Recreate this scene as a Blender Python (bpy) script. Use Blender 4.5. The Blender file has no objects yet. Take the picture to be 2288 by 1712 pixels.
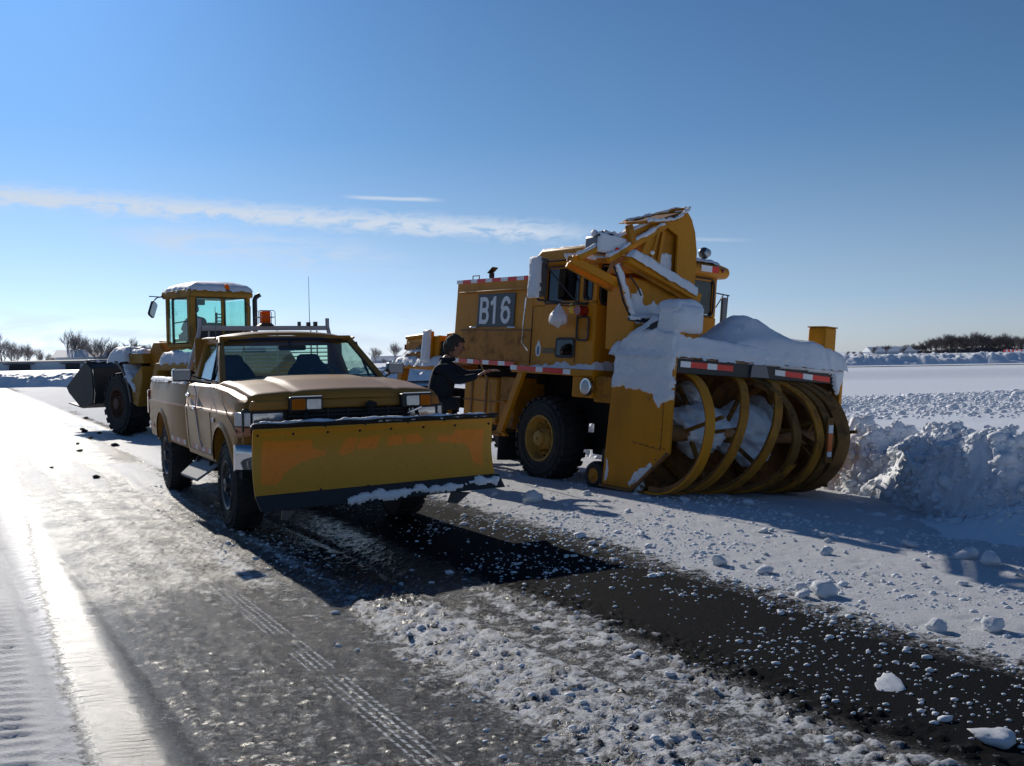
import bpy, bmesh, math, random
import numpy as np
from mathutils import Vector, Matrix, Euler
random.seed(7)
R=math.radians
scene=bpy.context.scene; C=scene.collection
# ------------------------------------------------------------------ camera, sky, sun, exposure
CAM_H=1.489; F_PX=2300.0; PITCH=-0.025; ROLL=-0.018
cam=bpy.data.objects.new('camera',bpy.data.cameras.new('camera')); C.objects.link(cam); scene.camera=cam
cam.data.sensor_width=36; cam.data.sensor_fit='HORIZONTAL'; cam.data.lens=F_PX/2288*36
cam.data.clip_start=.05; cam.data.clip_end=9000
cp_,sp_=math.cos(PITCH),math.sin(PITCH); Fw=Vector((0,cp_,sp_)); Uw=Vector((0,-sp_,cp_)); Xw=Vector((1,0,0))
Rw=math.cos(ROLL)*Xw+math.sin(ROLL)*Uw; Uw2=-math.sin(ROLL)*Xw+math.cos(ROLL)*Uw
cam.matrix_world=Matrix(((Rw.x,Uw2.x,-Fw.x,0),(Rw.y,Uw2.y,-Fw.y,0),(Rw.z,Uw2.z,-Fw.z,CAM_H),(0,0,0,1)))
SUN_AZ=R(26.5); SUN_EL=R(26)          # azimuth counted from +Y towards -X
sun_dir=Vector((-math.sin(SUN_AZ)*math.cos(SUN_EL),math.cos(SUN_AZ)*math.cos(SUN_EL),math.sin(SUN_EL)))
sl=bpy.data.lights.new('sun','SUN'); sl.energy=4.6; sl.angle=R(.53); sl.color=(1,.93,.82)
sun=bpy.data.objects.new('sun',sl); C.objects.link(sun); sun.rotation_euler=(-sun_dir).to_track_quat('-Z','Y').to_euler()
scene.view_settings.view_transform='Standard'; scene.view_settings.look='None'
scene.view_settings.gamma=1; scene.view_settings.use_curve_mapping=False
scene.view_settings.exposure=-.27
w=bpy.data.worlds.new('World'); scene.world=w; w.use_nodes=True
nt=w.node_tree; N=nt.nodes; Lk=nt.links
for n in list(N): N.remove(n)
def nn(tree,t,**k):
    n=tree.nodes.new(t)
    for a,b in k.items():
        if a=='inp':
            for i,v in b.items(): n.inputs[i].default_value=v
        else: setattr(n,a,b)
    return n
out=nn(nt,'ShaderNodeOutputWorld'); bg=nn(nt,'ShaderNodeBackground',inp={'Strength':.062})
sky=nn(nt,'ShaderNodeTexSky',sky_type='NISHITA',sun_disc=False,sun_elevation=SUN_EL,sun_rotation=-SUN_AZ,
       altitude=0,air_density=1.0,dust_density=.35,ozone_density=2.2)
def M(tree,op,a,b=None,c=None):
    n=tree.nodes.new('ShaderNodeMath'); n.operation=op
    for i,v in enumerate((a,b,c)):
        if v is None: continue
        if isinstance(v,(int,float)): n.inputs[i].default_value=v
        else: tree.links.new(v,n.inputs[i])
    return n.outputs[0]
def sstep(tree,x,a,b):
    n=tree.nodes.new('ShaderNodeMapRange'); n.interpolation_type='SMOOTHSTEP'
    tree.links.new(x,n.inputs[0]); n.inputs[1].default_value=a; n.inputs[2].default_value=b
    return n.outputs[0]
# the vapour trail and thin cloud veils, laid out by azimuth and elevation
geo=nn(nt,'ShaderNodeTexCoord'); sep=nn(nt,'ShaderNodeSeparateXYZ'); Lk.new(geo.outputs['Generated'],sep.inputs[0])
az=M(nt,'MULTIPLY',M(nt,'ARCTAN2',sep.outputs[0],sep.outputs[1]),57.2958)
el=M(nt,'MULTIPLY',M(nt,'ARCSINE',sep.outputs[2]),57.2958)
cmb=nn(nt,'ShaderNodeCombineXYZ'); Lk.new(az,cmb.inputs[0]); Lk.new(M(nt,'MULTIPLY',el,3.0),cmb.inputs[1])
nz=nn(nt,'ShaderNodeTexNoise',inp={'Scale':.55,'Detail':9,'Roughness':.62,'Distortion':.4}); Lk.new(cmb.outputs[0],nz.inputs['Vector'])
cmb2=nn(nt,'ShaderNodeCombineXYZ'); Lk.new(M(nt,'MULTIPLY',az,.16),cmb2.inputs[0]); Lk.new(M(nt,'MULTIPLY',el,.9),cmb2.inputs[1])
nz2=nn(nt,'ShaderNodeTexNoise',inp={'Scale':1.0,'Detail':8,'Roughness':.6,'Distortion':.8}); Lk.new(cmb2.outputs[0],nz2.inputs['Vector'])
def streak(c0,c1,c2,wid,a0,a1,fade,amp,wn=0.0):
    # centre elevation = c0+c1*az+c2*az^2 ; width wid ; visible for az in a0..a1
    c=M(nt,'ADD',M(nt,'ADD',M(nt,'MULTIPLY',az,c1),c0),M(nt,'MULTIPLY',M(nt,'MULTIPLY',az,az),c2))
    d=M(nt,'ABSOLUTE',M(nt,'SUBTRACT',M(nt,'ADD',el,M(nt,'MULTIPLY',M(nt,'SUBTRACT',nz.outputs[0],.5),wn)),c))
    g=M(nt,'SUBTRACT',1.0,sstep(nt,d,0.0,wid))
    r=M(nt,'MULTIPLY',sstep(nt,az,a0-fade,a0+fade),M(nt,'SUBTRACT',1.0,sstep(nt,az,a1-fade,a1+fade)))
    return M(nt,'MULTIPLY',M(nt,'MULTIPLY',g,r),amp)
wisp=sstep(nt,nz.outputs[0],.33,.54)
s1=M(nt,'MULTIPLY',streak(7.05,-.075,-.0008,.85,-60,3.5,3,1.0,1.6),wisp)
s1b=streak(7.1,-.075,-.0008,.34,-60,3,4,.8,1.0)
s2=streak(8.55,-.035,0,.17,-8.6,-4.2,1.0,.8,.15)
s3=streak(6.85,-.06,0,.16,8.5,12.5,1.5,.3,.12)
# low veils: broad, broken, only near the horizon on the left
veil=M(nt,'MULTIPLY',sstep(nt,nz2.outputs[0],.36,.62),M(nt,'MULTIPLY',streak(4.75,-.09,0,1.35,-20,-8,4,.8,1.2),1.0))
low=M(nt,'MULTIPLY',sstep(nt,nz2.outputs[0],.40,.66),M(nt,'MULTIPLY',M(nt,'SUBTRACT',1.0,sstep(nt,el,1.2,3.6)),M(nt,'SUBTRACT',1.0,sstep(nt,az,-12,4))))
low=M(nt,'MULTIPLY',low,.62)
cl=s1
for s_ in (s1b,s2,s3,veil,low): cl=M(nt,'MAXIMUM',cl,s_)
bw=nn(nt,'ShaderNodeRGBToBW'); Lk.new(sky.outputs[0],bw.inputs[0])
rmp=nn(nt,'ShaderNodeValToRGB'); Lk.new(M(nt,'MULTIPLY',el,1/60.0),rmp.inputs[0])
for i,(p_,c_) in enumerate(((0,(.52,.58,.62)),(.05,(.34,.50,.69)),(.2,(.165,.385,.76)),(.6,(.085,.31,.88)))):
    e_=rmp.color_ramp.elements[i] if i<2 else rmp.color_ramp.elements.new(p_); e_.position=p_; e_.color=c_+(1,)
tnt=nn(nt,'ShaderNodeMix',data_type='RGBA',blend_type='MULTIPLY',inp={0:1.0}); Lk.new(bw.outputs[0],tnt.inputs[6]); Lk.new(rmp.outputs[0],tnt.inputs[7])
tn2=nn(nt,'ShaderNodeMix',data_type='RGBA',blend_type='MULTIPLY',inp={0:1.0}); Lk.new(tnt.outputs[2],tn2.inputs[6]); tn2.inputs[7].default_value=(2.55,2.55,2.55,1)
clr=nn(nt,'ShaderNodeMix',data_type='RGBA',inp={0:.9}); Lk.new(sky.outputs[0],clr.inputs[6]); Lk.new(tn2.outputs[2],clr.inputs[7])
mixc=nn(nt,'ShaderNodeMix',data_type='RGBA'); Lk.new(cl,mixc.inputs[0]); Lk.new(clr.outputs[2],mixc.inputs[6]); mixc.inputs[7].default_value=(11.8,13.6,16.2,1)
Lk.new(mixc.outputs[2],bg.inputs[0]); Lk.new(bg.outputs[0],out.inputs[0])
# ------------------------------------------------------------------ helpers: tags, noise, materials, meshes
def tag(o,label=None,cat=None,group=None,kind=None):
    if label: o['label']=label
    if cat: o['category']=cat
    if group: o['group']=group
    if kind: o['kind']=kind
    return o
def empty(name,loc=(0,0,0),rot=(0,0,0),**k):
    o=bpy.data.objects.new(name,None); C.objects.link(o); o.location=loc; o.rotation_euler=rot; o.empty_display_size=.2
    return tag(o,**k)
def _h(ix,iy,seed):
    v=np.sin(ix*127.1+iy*311.7+seed*74.7)*43758.5453
    return v-np.floor(v)
def vn(x,y,seed=0):
    ix=np.floor(x);iy=np.floor(y);fx=x-ix;fy=y-iy
    fx=fx*fx*(3-2*fx);fy=fy*fy*(3-2*fy)
    a=_h(ix,iy,seed);b=_h(ix+1,iy,seed);c=_h(ix,iy+1,seed);d=_h(ix+1,iy+1,seed)
    return (a*(1-fx)+b*fx)*(1-fy)+(c*(1-fx)+d*fx)*fy
def fbm(x,y,o=4,seed=0,g=.5):
    s=0;a=1;t=0
    for i in range(o):
        s=s+a*vn(x*2**i,y*2**i,seed+i*3.3);t+=a;a*=g
    return s/t
def ss(x,a,b):
    t=np.clip((x-a)/(b-a),0,1);return t*t*(3-2*t)
MATS={}
def principled(name):
    m=bpy.data.materials.new(name); m.use_nodes=True; t=m.node_tree; b=t.nodes['Principled BSDF']; return m,t,b
def mat(name,col,rough=.5,metal=0,var=.12,scale=6,bump=0,bscale=60,dirt=None,dirtamt=0,dirtscale=3,coat=0,spec=.5,streaks=False):
    if name in MATS: return MATS[name]
    m,t,b=principled(name); MATS[name]=m
    tc=nn(t,'ShaderNodeTexCoord'); n1=nn(t,'ShaderNodeTexNoise',inp={'Scale':scale,'Detail':6,'Roughness':.6}); t.links.new(tc.outputs['Object'],n1.inputs['Vector'])
    mx=nn(t,'ShaderNodeMix',data_type='RGBA'); t.links.new(n1.outputs[0],mx.inputs[0])
    mx.inputs[6].default_value=tuple(min(1,c*(1-var)) for c in col)+(1,); mx.inputs[7].default_value=tuple(min(1,c*(1+var)) for c in col)+(1,)
    colr=mx.outputs[2]
    if dirt:
        mp=nn(t,'ShaderNodeMapping'); t.links.new(tc.outputs['Object'],mp.inputs[0])
        if streaks: mp.inputs['Scale'].default_value=(1,1,.25)
        n2=nn(t,'ShaderNodeTexNoise',inp={'Scale':dirtscale,'Detail':8,'Roughness':.68,'Distortion':.3}); t.links.new(mp.outputs[0],n2.inputs['Vector'])
        f=M(t,'MULTIPLY',sstep(t,n2.outputs[0],.45,.72),dirtamt)
        m2=nn(t,'ShaderNodeMix',data_type='RGBA'); t.links.new(f,m2.inputs[0]); t.links.new(colr,m2.inputs[6]); m2.inputs[7].default_value=dirt+(1,)
        colr=m2.outputs[2]
        t.links.new(M(t,'ADD',rough,M(t,'MULTIPLY',f,.3)),b.inputs['Roughness'])
    else:
        t.links.new(M(t,'ADD',M(t,'MULTIPLY',n1.outputs[0],rough*.3),rough*.85),b.inputs['Roughness'])
    t.links.new(colr,b.inputs['Base Color']); b.inputs['Metallic'].default_value=metal
    b.inputs['Coat Weight'].default_value=coat; b.inputs['Coat Roughness'].default_value=.12; b.inputs['Specular IOR Level'].default_value=spec
    if bump:
        n3=nn(t,'ShaderNodeTexNoise',inp={'Scale':bscale,'Detail':4}); t.links.new(tc.outputs['Object'],n3.inputs['Vector'])
        bp=nn(t,'ShaderNodeBump',inp={'Strength':bump,'Distance':.01}); t.links.new(n3.outputs[0],bp.inputs['Height']); t.links.new(bp.outputs[0],b.inputs['Normal'])
    return m
def glass(name,tint,gl=.12,trans=True):
    m=bpy.data.materials.new(name); m.use_nodes=True; t=m.node_tree; t.nodes.clear()
    o=nn(t,'ShaderNodeOutputMaterial'); tr=nn(t,'ShaderNodeBsdfTransparent'); tr.inputs[0].default_value=tint+(1,)
    g=nn(t,'ShaderNodeBsdfGlossy'); g.inputs['Roughness'].default_value=.03; g.inputs[0].default_value=(.9,.95,1,1)
    lw=nn(t,'ShaderNodeLayerWeight',inp={'Blend':.5}); frv=M(t,'ADD',.05,M(t,'MULTIPLY',M(t,'POWER',lw.outputs['Facing'],4.0),.7))
    d=nn(t,'ShaderNodeBsdfDiffuse'); d.inputs[0].default_value=(.35,.36,.36,1)
    tc=nn(t,'ShaderNodeTexCoord'); n1=nn(t,'ShaderNodeTexNoise',inp={'Scale':4,'Detail':7}); t.links.new(tc.outputs['Object'],n1.inputs['Vector'])
    mx=nn(t,'ShaderNodeMixShader'); t.links.new(M(t,'ADD',frv,gl*.1),mx.inputs[0]); t.links.new(tr.outputs[0],mx.inputs[1]); t.links.new(g.outputs[0],mx.inputs[2])
    m2=nn(t,'ShaderNodeMixShader'); t.links.new(M(t,'MULTIPLY',sstep(t,n1.outputs[0],.45,.8),gl),m2.inputs[0]); t.links.new(mx.outputs[0],m2.inputs[1]); t.links.new(d.outputs[0],m2.inputs[2])
    t.links.new(m2.outputs[0],o.inputs[0]); MATS[name]=m; return m
def setmats(me,mats):
    for m_ in (mats if isinstance(mats,(list,tuple)) else [mats]): me.materials.append(m_)
class MB:
    def __init__(s): s.bm=bmesh.new()
    def poly3(s,vs,faces,mi=0):
        v=[s.bm.verts.new(p) for p in vs]
        for f in faces:
            try: fc=s.bm.faces.new([v[i] for i in f]); fc.material_index=mi
            except ValueError: pass
        return s
    def box(s,a,b,mi=0,taper=None):
        (x0,y0,z0),(x1,y1,z1)=a,b
        vs=[(x0,y0,z0),(x1,y0,z0),(x1,y1,z0),(x0,y1,z0),(x0,y0,z1),(x1,y0,z1),(x1,y1,z1),(x0,y1,z1)]
        return s.poly3(vs,[(3,2,1,0),(4,5,6,7),(0,1,5,4),(1,2,6,5),(2,3,7,6),(3,0,4,7)],mi)
    def prism(s,pts,axis,d0,d1,mi=0):
        n=len(pts)
        def mk(p,d):
            return {'x':(d,p[0],p[1]),'y':(p[0],d,p[1]),'z':(p[0],p[1],d)}[axis]
        vs=[mk(p,d0) for p in pts]+[mk(p,d1) for p in pts]
        return s.poly3(vs,[tuple(range(n))[::-1],tuple(range(n,2*n))]+[(i,(i+1)%n,n+(i+1)%n,n+i) for i in range(n)],mi)
    def tube(s,pts,r,seg=8,mi=0,caps=True):
        pts=[Vector(p) for p in pts]; rr=r if isinstance(r,(list,tuple)) else [r]*len(pts)
        rings=[];up=None
        for i,p in enumerate(pts):
            d=(pts[min(i+1,len(pts)-1)]-pts[max(i-1,0)]).normalized()
            if up is None: up=Vector((0,0,1)) if abs(d.z)<.9 else Vector((1,0,0))
            a=d.cross(up).normalized(); b_=a.cross(d).normalized(); up=b_
            rings.append([s.bm.verts.new(p+rr[i]*(math.cos(k*2*math.pi/seg+math.pi/seg)*a+math.sin(k*2*math.pi/seg+math.pi/seg)*b_)) for k in range(seg)])
        for A,B in zip(rings,rings[1:]):
            for k in range(seg):
                f=s.bm.faces.new((A[k],A[(k+1)%seg],B[(k+1)%seg],B[k])); f.material_index=mi
        if caps:
            for A in (rings[0][::-1],rings[-1]):
                f=s.bm.faces.new(A); f.material_index=mi
        return s
    def bar(s,a,b,wd,ht,mi=0,up=(0,0,1)):
        a,b=Vector(a),Vector(b); d=(b-a).normalized(); u=Vector(up)
        if abs(d.dot(u))>.95: u=Vector((1,0,0))
        l=d.cross(u).normalized()*wd/2; u=l.cross(d).normalized()*ht/2
        vs=[a-l-u,a+l-u,a+l+u,a-l+u,b-l-u,b+l-u,b+l+u,b-l+u]
        return s.poly3(vs,[(0,1,2,3),(7,6,5,4),(0,4,5,1),(1,5,6,2),(2,6,7,3),(3,7,4,0)],mi)
    def lathe(s,prof,seg=32,axis='y',c=(0,0,0),mi=0,closed=False,caps=True):
        # prof: (radius, offset along axis)
        rings=[]
        for r_,d in prof:
            ring=[]
            for k in range(seg):
                a=2*math.pi*k/seg; u,v=r_*math.cos(a),r_*math.sin(a)
                p={'y':(u,d,v),'x':(d,u,v),'z':(u,v,d)}[axis]
                ring.append(s.bm.verts.new((p[0]+c[0],p[1]+c[1],p[2]+c[2])))
            rings.append(ring)
        pr=list(zip(rings,rings[1:]))
        if closed: pr.append((rings[-1],rings[0]))
        for A,B in pr:
            for k in range(seg):
                f=s.bm.faces.new((A[k],A[(k+1)%seg],B[(k+1)%seg],B[k])); f.material_index=mi
        if not closed and caps:
            for A in (rings[0],rings[-1]):
                try: f=s.bm.faces.new(A); f.material_index=mi
                except ValueError: pass
        return s
    def grid(s,fn,nu,nv,mi=0):
        g=[[s.bm.verts.new(fn(i/(nu-1),j/(nv-1))) for j in range(nv)] for i in range(nu)]
        for i in range(nu-1):
            for j in range(nv-1):
                f=s.bm.faces.new((g[i][j],g[i+1][j],g[i+1][j+1],g[i][j+1])); f.material_index=mi
        return s
    def loft(s,secs,mi=0,caps=True):
        rs=[[s.bm.verts.new(p) for p in sec] for sec in secs]; n=len(rs[0])
        for A,B in zip(rs,rs[1:]):
            for k in range(n):
                f=s.bm.faces.new((A[k],A[(k+1)%n],B[(k+1)%n],B[k])); f.material_index=mi
        if caps:
            f=s.bm.faces.new(rs[0][::-1]); f.material_index=mi
            f=s.bm.faces.new(rs[-1]); f.material_index=mi
        return s
    def ball(s,c,r,seg=12,sc=(1,1,1),mi=0):
        n0=len(s.bm.faces)
        ret=bmesh.ops.create_uvsphere(s.bm,u_segments=seg,v_segments=max(6,seg*2//3),radius=r,matrix=Matrix.Translation(c)@Matrix.Diagonal(sc+(1,)))
        for v in ret['verts']:
            for f in v.link_faces: f.material_index=mi
        return s
    def build(s,name,mats,parent=None,bev=0,smooth=35,solid=0,seg=2,recalc=True,**k):
        if recalc: bmesh.ops.recalc_face_normals(s.bm,faces=s.bm.faces)
        me=bpy.data.meshes.new(name); s.bm.to_mesh(me); s.bm.free(); setmats(me,mats)
        if smooth: me.shade_smooth(); me.set_sharp_from_angle(angle=R(smooth))
        o=bpy.data.objects.new(name,me); C.objects.link(o)
        if parent: o.parent=parent
        if solid:
            m_=o.modifiers.new('s','SOLIDIFY'); m_.thickness=solid; m_.offset=-1
        if bev:
            m_=o.modifiers.new('b','BEVEL'); m_.width=bev; m_.segments=seg; m_.limit_method='ANGLE'; m_.angle_limit=R(38)
        return tag(o,**k)
def rev(o):
    "bake the modifiers into the mesh"
    dg=bpy.context.evaluated_depsgraph_get(); dg.update(); me=bpy.data.meshes.new_from_object(o.evaluated_get(dg)); o.modifiers.clear(); o.data=me; return o
def cut(o,cutters,smooth=35):
    for c in cutters:
        c.parent=o.parent
    bpy.context.view_layer.update()
    for c in cutters:
        m_=o.modifiers.new('c','BOOLEAN'); m_.operation='DIFFERENCE'; m_.solver='EXACT'; m_.object=c
    rev(o)
    for c in cutters: me=c.data; bpy.data.objects.remove(c); bpy.data.meshes.remove(me)
    o.data.shade_smooth(); o.data.set_sharp_from_angle(angle=R(smooth)); return o
def from_np(name,V,Fc,mats,parent=None,attrs=None,smooth=True,**k):
    me=bpy.data.meshes.new(name); V=np.asarray(V,np.float32); Fc=np.asarray(Fc,np.int32); nv=Fc.shape[1]
    me.vertices.add(len(V)); me.vertices.foreach_set('co',V.ravel())
    me.loops.add(Fc.size); me.loops.foreach_set('vertex_index',Fc.ravel())
    me.polygons.add(len(Fc)); me.polygons.foreach_set('loop_start',np.arange(0,Fc.size,nv)); me.polygons.foreach_set('loop_total',np.full(len(Fc),nv))
    if smooth: me.polygons.foreach_set('use_smooth',np.ones(len(Fc),bool))
    me.update(calc_edges=True); me.validate()
    for a,v in (attrs or {}).items():
        at=me.attributes.new(a,'FLOAT','POINT'); at.data.foreach_set('value',np.asarray(v,np.float32).ravel())
    setmats(me,mats); o=bpy.data.objects.new(name,me); C.objects.link(o)
    if parent: o.parent=parent
    return tag(o,**k)
def gridfaces(nu,nv,keep=None):
    i=np.arange(nu*nv).reshape(nu,nv); f=np.stack([i[:-1,:-1],i[1:,:-1],i[1:,1:],i[:-1,1:]],-1).reshape(-1,4)
    return f if keep is None else f[keep]
def inpoly(px,py,poly):
    r=np.zeros(px.shape,bool); n=len(poly)
    for i in range(n):
        x0,y0=poly[i];x1,y1=poly[(i+1)%n]
        c=((y0>py)!=(y1>py))&(px<(x1-x0)*(py-y0)/((y1-y0) or 1e-9)+x0); r^=c
    return r
def pdist(px,py,poly):
    d=np.full(px.shape,1e9); n=len(poly)
    for i in range(n):
        a=np.array(poly[i]);b=np.array(poly[(i+1)%n]);ab=b-a;L=(ab@ab) or 1e-9
        t=np.clip(((px-a[0])*ab[0]+(py-a[1])*ab[1])/L,0,1)
        d=np.minimum(d,np.hypot(px-a[0]-t*ab[0],py-a[1]-t*ab[1]))
    return np.where(inpoly(px,py,poly),d,-d)
def snow_on(name,o,u,v,poly,thick,cell,parent=None,seed=0,edge=.04,jag=.02,lump=.35,ls=8,prof=None,mats=None,down=.01,**k):
    """a layer of snow lying on (or frozen to) the plane o+u*a+v*b inside poly; normal u x v"""
    o=np.array(o,float);u=np.array(u,float);v=np.array(v,float);n=np.cross(u,v);n/=np.linalg.norm(n)
    P=np.array(poly,float);a0,b0=P.min(0)-jag*2;a1,b1=P.max(0)+jag*2
    na=max(3,int((a1-a0)/cell)+1);nb=max(3,int((b1-b0)/cell)+1)
    A,B=np.meshgrid(np.linspace(a0,a1,na),np.linspace(b0,b1,nb),indexing='ij')
    d=pdist(A,B,poly)+(fbm(A*14+seed,B*14,3,seed)-.5)*2*jag
    e=np.clip(d/edge,0,1); hgt=np.sqrt(1-(1-e)**2)
    h=thick*hgt*(1-lump+2*lump*fbm(A*ls+seed,B*ls,4,seed+5))
    if prof is not None: h=h*prof(A,B)
    h=np.where(d>0,h,np.maximum(d*1.2,-.035))-down
    V=o+A[...,None]*u+B[...,None]*v+h[...,None]*n
    m=(d>0); keep=(m[:-1,:-1]|m[1:,:-1]|m[1:,1:]|m[:-1,1:]).ravel()
    f=gridfaces(na,nb,keep); used=np.unique(f); rm=-np.ones(na*nb,int); rm[used]=np.arange(len(used))
    ob=from_np(name,V.reshape(-1,3)[used],rm[f],mats or MATS['snow'],parent,**k)
    return ob
def text(name,body,size,loc,rot,mt,parent,sx=1,off=0,ext=.003):
    cu=bpy.data.curves.new(name,'FONT'); cu.body=body; cu.size=size; cu.extrude=ext; cu.offset=off; cu.align_x='CENTER'; cu.align_y='CENTER'
    o=bpy.data.objects.new(name,cu); C.objects.link(o); bpy.context.view_layer.update()
    me=bpy.data.meshes.new_from_object(o); bpy.data.objects.remove(o); setmats(me,mt)
    o=bpy.data.objects.new(name,me); C.objects.link(o); o.parent=parent; o.location=loc; o.rotation_euler=rot; o.scale=(sx,1,1)
    return o
# ------------------------------------------------------------------ materials
def snow_mat(name,bump=.5,col=(.82,.85,.9),sc=30):
    m,t,b=principled(name); MATS[name]=m
    tc=nn(t,'ShaderNodeTexCoord'); n1=nn(t,'ShaderNodeTexNoise',inp={'Scale':2.5,'Detail':8,'Roughness':.65}); t.links.new(tc.outputs['Object'],n1.inputs['Vector'])
    mx=nn(t,'ShaderNodeMix',data_type='RGBA'); t.links.new(n1.outputs[0],mx.inputs[0]); mx.inputs[6].default_value=tuple(c*.9 for c in col)+(1,); mx.inputs[7].default_value=tuple(min(.95,c*1.06) for c in col)+(1,)
    t.links.new(mx.outputs[2],b.inputs['Base Color']); b.inputs['Roughness'].default_value=.55; b.inputs['Specular IOR Level'].default_value=.35
    n2=nn(t,'ShaderNodeTexNoise',inp={'Scale':sc,'Detail':8,'Roughness':.72}); t.links.new(tc.outputs['Object'],n2.inputs['Vector'])
    bp=nn(t,'ShaderNodeBump',inp={'Strength':bump,'Distance':.03}); t.links.new(n2.outputs[0],bp.inputs['Height']); t.links.new(bp.outputs[0],b.inputs['Normal'])
    b.inputs['Subsurface Weight'].default_value=0
    return m
snow_mat('snow',.55); snow_mat('snow_far',.7,sc=3)
YEL=mat('yellow_paint',(.60,.238,.008),.45,spec=.25,var=.10,dirt=(.22,.10,.02),dirtamt=.4,dirtscale=2.2,bump=.04,streaks=True)
YELD=mat('yellow_paint_worn',(.46,.18,.010),.5,spec=.25,var=.16,dirt=(.10,.055,.02),dirtamt=.75,dirtscale=5,bump=.08)
YELP=mat('plow_back_paint',(.42,.25,.02),.5,var=.1,dirt=(.1,.07,.02),dirtamt=.4)
LYEL=mat('loader_paint',(.40,.20,.025),.5,spec=.25,var=.12,dirt=(.13,.085,.04),dirtamt=.7,dirtscale=2.5,bump=.05)
TAN=mat('truck_paint',(.34,.16,.028),.42,var=.06,spec=.18,dirt=(.24,.14,.05),dirtamt=.35,dirtscale=3,coat=.06,bump=.01)
BLK=mat('black_steel',(.018,.018,.02),.5,var=.3,bump=.06)
BLKR=mat('black_rubber',(.016,.016,.017),.75,var=.3,bump=.15,bscale=40,dirt=(.09,.085,.08),dirtamt=.35,dirtscale=6)
DARK=mat('underbody',(.012,.011,.011),.85,var=.3,dirt=(.05,.04,.03),dirtamt=.4)
CHR=mat('chrome',(.55,.56,.58),.10,metal=1,var=.04)
GREY=mat('grey_steel',(.16,.165,.18),.45,metal=.4,var=.15,bump=.03)
GALV=mat('galvanised_rail',(.38,.38,.40),.5,metal=.3,var=.15)
AMB=mat('amber_plastic',(.95,.26,.004),.4,var=.08,spec=.2)
_t=AMB.node_tree; _tr=nn(_t,'ShaderNodeBsdfTranslucent'); _tr.inputs[0].default_value=(1,.30,.01,1); _m=nn(_t,'ShaderNodeMixShader',inp={0:.55})
_t.links.new(_t.nodes['Principled BSDF'].outputs[0],_m.inputs[1]); _t.links.new(_tr.outputs[0],_m.inputs[2]); _t.links.new(_m.outputs[0],_t.nodes['Material Output'].inputs[0])
REDL=mat('red_lens',(.25,.012,.01),.25,var=.1,coat=.6)
LENS=mat('lamp_lens',(.34,.36,.38),.10,metal=.75,var=.6,scale=9,coat=.8,bump=.15,bscale=18)
TR_=mat('tape_red',(.85,.03,.015),.35,var=.06); TW_=mat('tape_white',(.93,.93,.93),.3,var=.03)
TRF=mat('tape_red_faded',(.42,.10,.07),.5,var=.2,scale=20); TWF=mat('tape_white_faded',(.55,.5,.45),.5,var=.15,scale=20)
SEAT=mat('seat_cloth',(.02,.021,.024),.85,var=.3); DASH=mat('dashboard',(.03,.03,.035),.7)
SIGN=mat('sign_grey',(.06,.065,.075),.5,var=.08); LET=mat('letter_white',(.80,.82,.84),.5,var=.04)
RUST_SHADE=mat('rusty_shaded_yellow',(.25,.11,.03),.65,var=.3,scale=14,dirt=(.07,.03,.015),dirtamt=.8,dirtscale=6)  # rusty yellow; inside the blower head its dark colour stands in for shade
NAVY=mat('navy_cloth',(.012,.015,.026),.85,var=.25,bump=.25,bscale=25); TROU=mat('dark_trousers',(.012,.012,.015),.85,var=.2)
SKIN=mat('skin',(.38,.19,.13),.5,var=.08); HAIR=mat('hair',(.06,.045,.036),.8,var=.4,bump=.6,bscale=70)
PLAS=mat('plastic_bag',(.72,.70,.70),.4,var=.1,dirt=(.6,.25,.25),dirtamt=.35,dirtscale=14); WOOD=mat('tan_rod',(.35,.2,.08),.6)
GL=glass('truck_glass',(.80,.93,.88),.10); GLC=glass('loader_glass',(.78,.95,.91),.04); GLD=glass('blower_glass',(.10,.12,.13),.12)

def stroke(name,paths,w_,d,mt,parent,par=None):
    """flat lettering: ribbons of width w_ following paths in (x,z), standing off the plane y=d"""
    mb=MB()
    for k,pts in enumerate(paths):
        dd=d-.0012*k; n=len(pts); L=[];Rt=[]
        for i in range(n):
            a=np.array(pts[max(i-1,0)],float);b_=np.array(pts[min(i+1,n-1)],float); t_=b_-a; t_/=np.hypot(*t_); nn_=np.array([-t_[1],t_[0]])*w_/2
            q=np.array(pts[i]); L.append(q+nn_); Rt.append(q-nn_)
        vs=[(x,dd,z) for x,z in L]+[(x,dd,z) for x,z in Rt]; vs+=[(x,dd+.004,z) for x,y,z in vs]
        F_=[]
        for i in range(n-1): F_+=[(i,i+1,n+i+1,n+i),(2*n+i,3*n+i,3*n+i+1,2*n+i+1),(i,2*n+i,2*n+i+1,i+1),(n+i,n+i+1,3*n+i+1,3*n+i)]
        mb.poly3(vs,F_)
    return mb.build(name,mt,parent,smooth=0)
def arc(cx,cz,rx,rz,a0,a1,n=14): return [(cx+rx*math.cos(R(a0+(a1-a0)*i/n)),cz+rz*math.sin(R(a0+(a1-a0)*i/n))) for i in range(n+1)]
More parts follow.
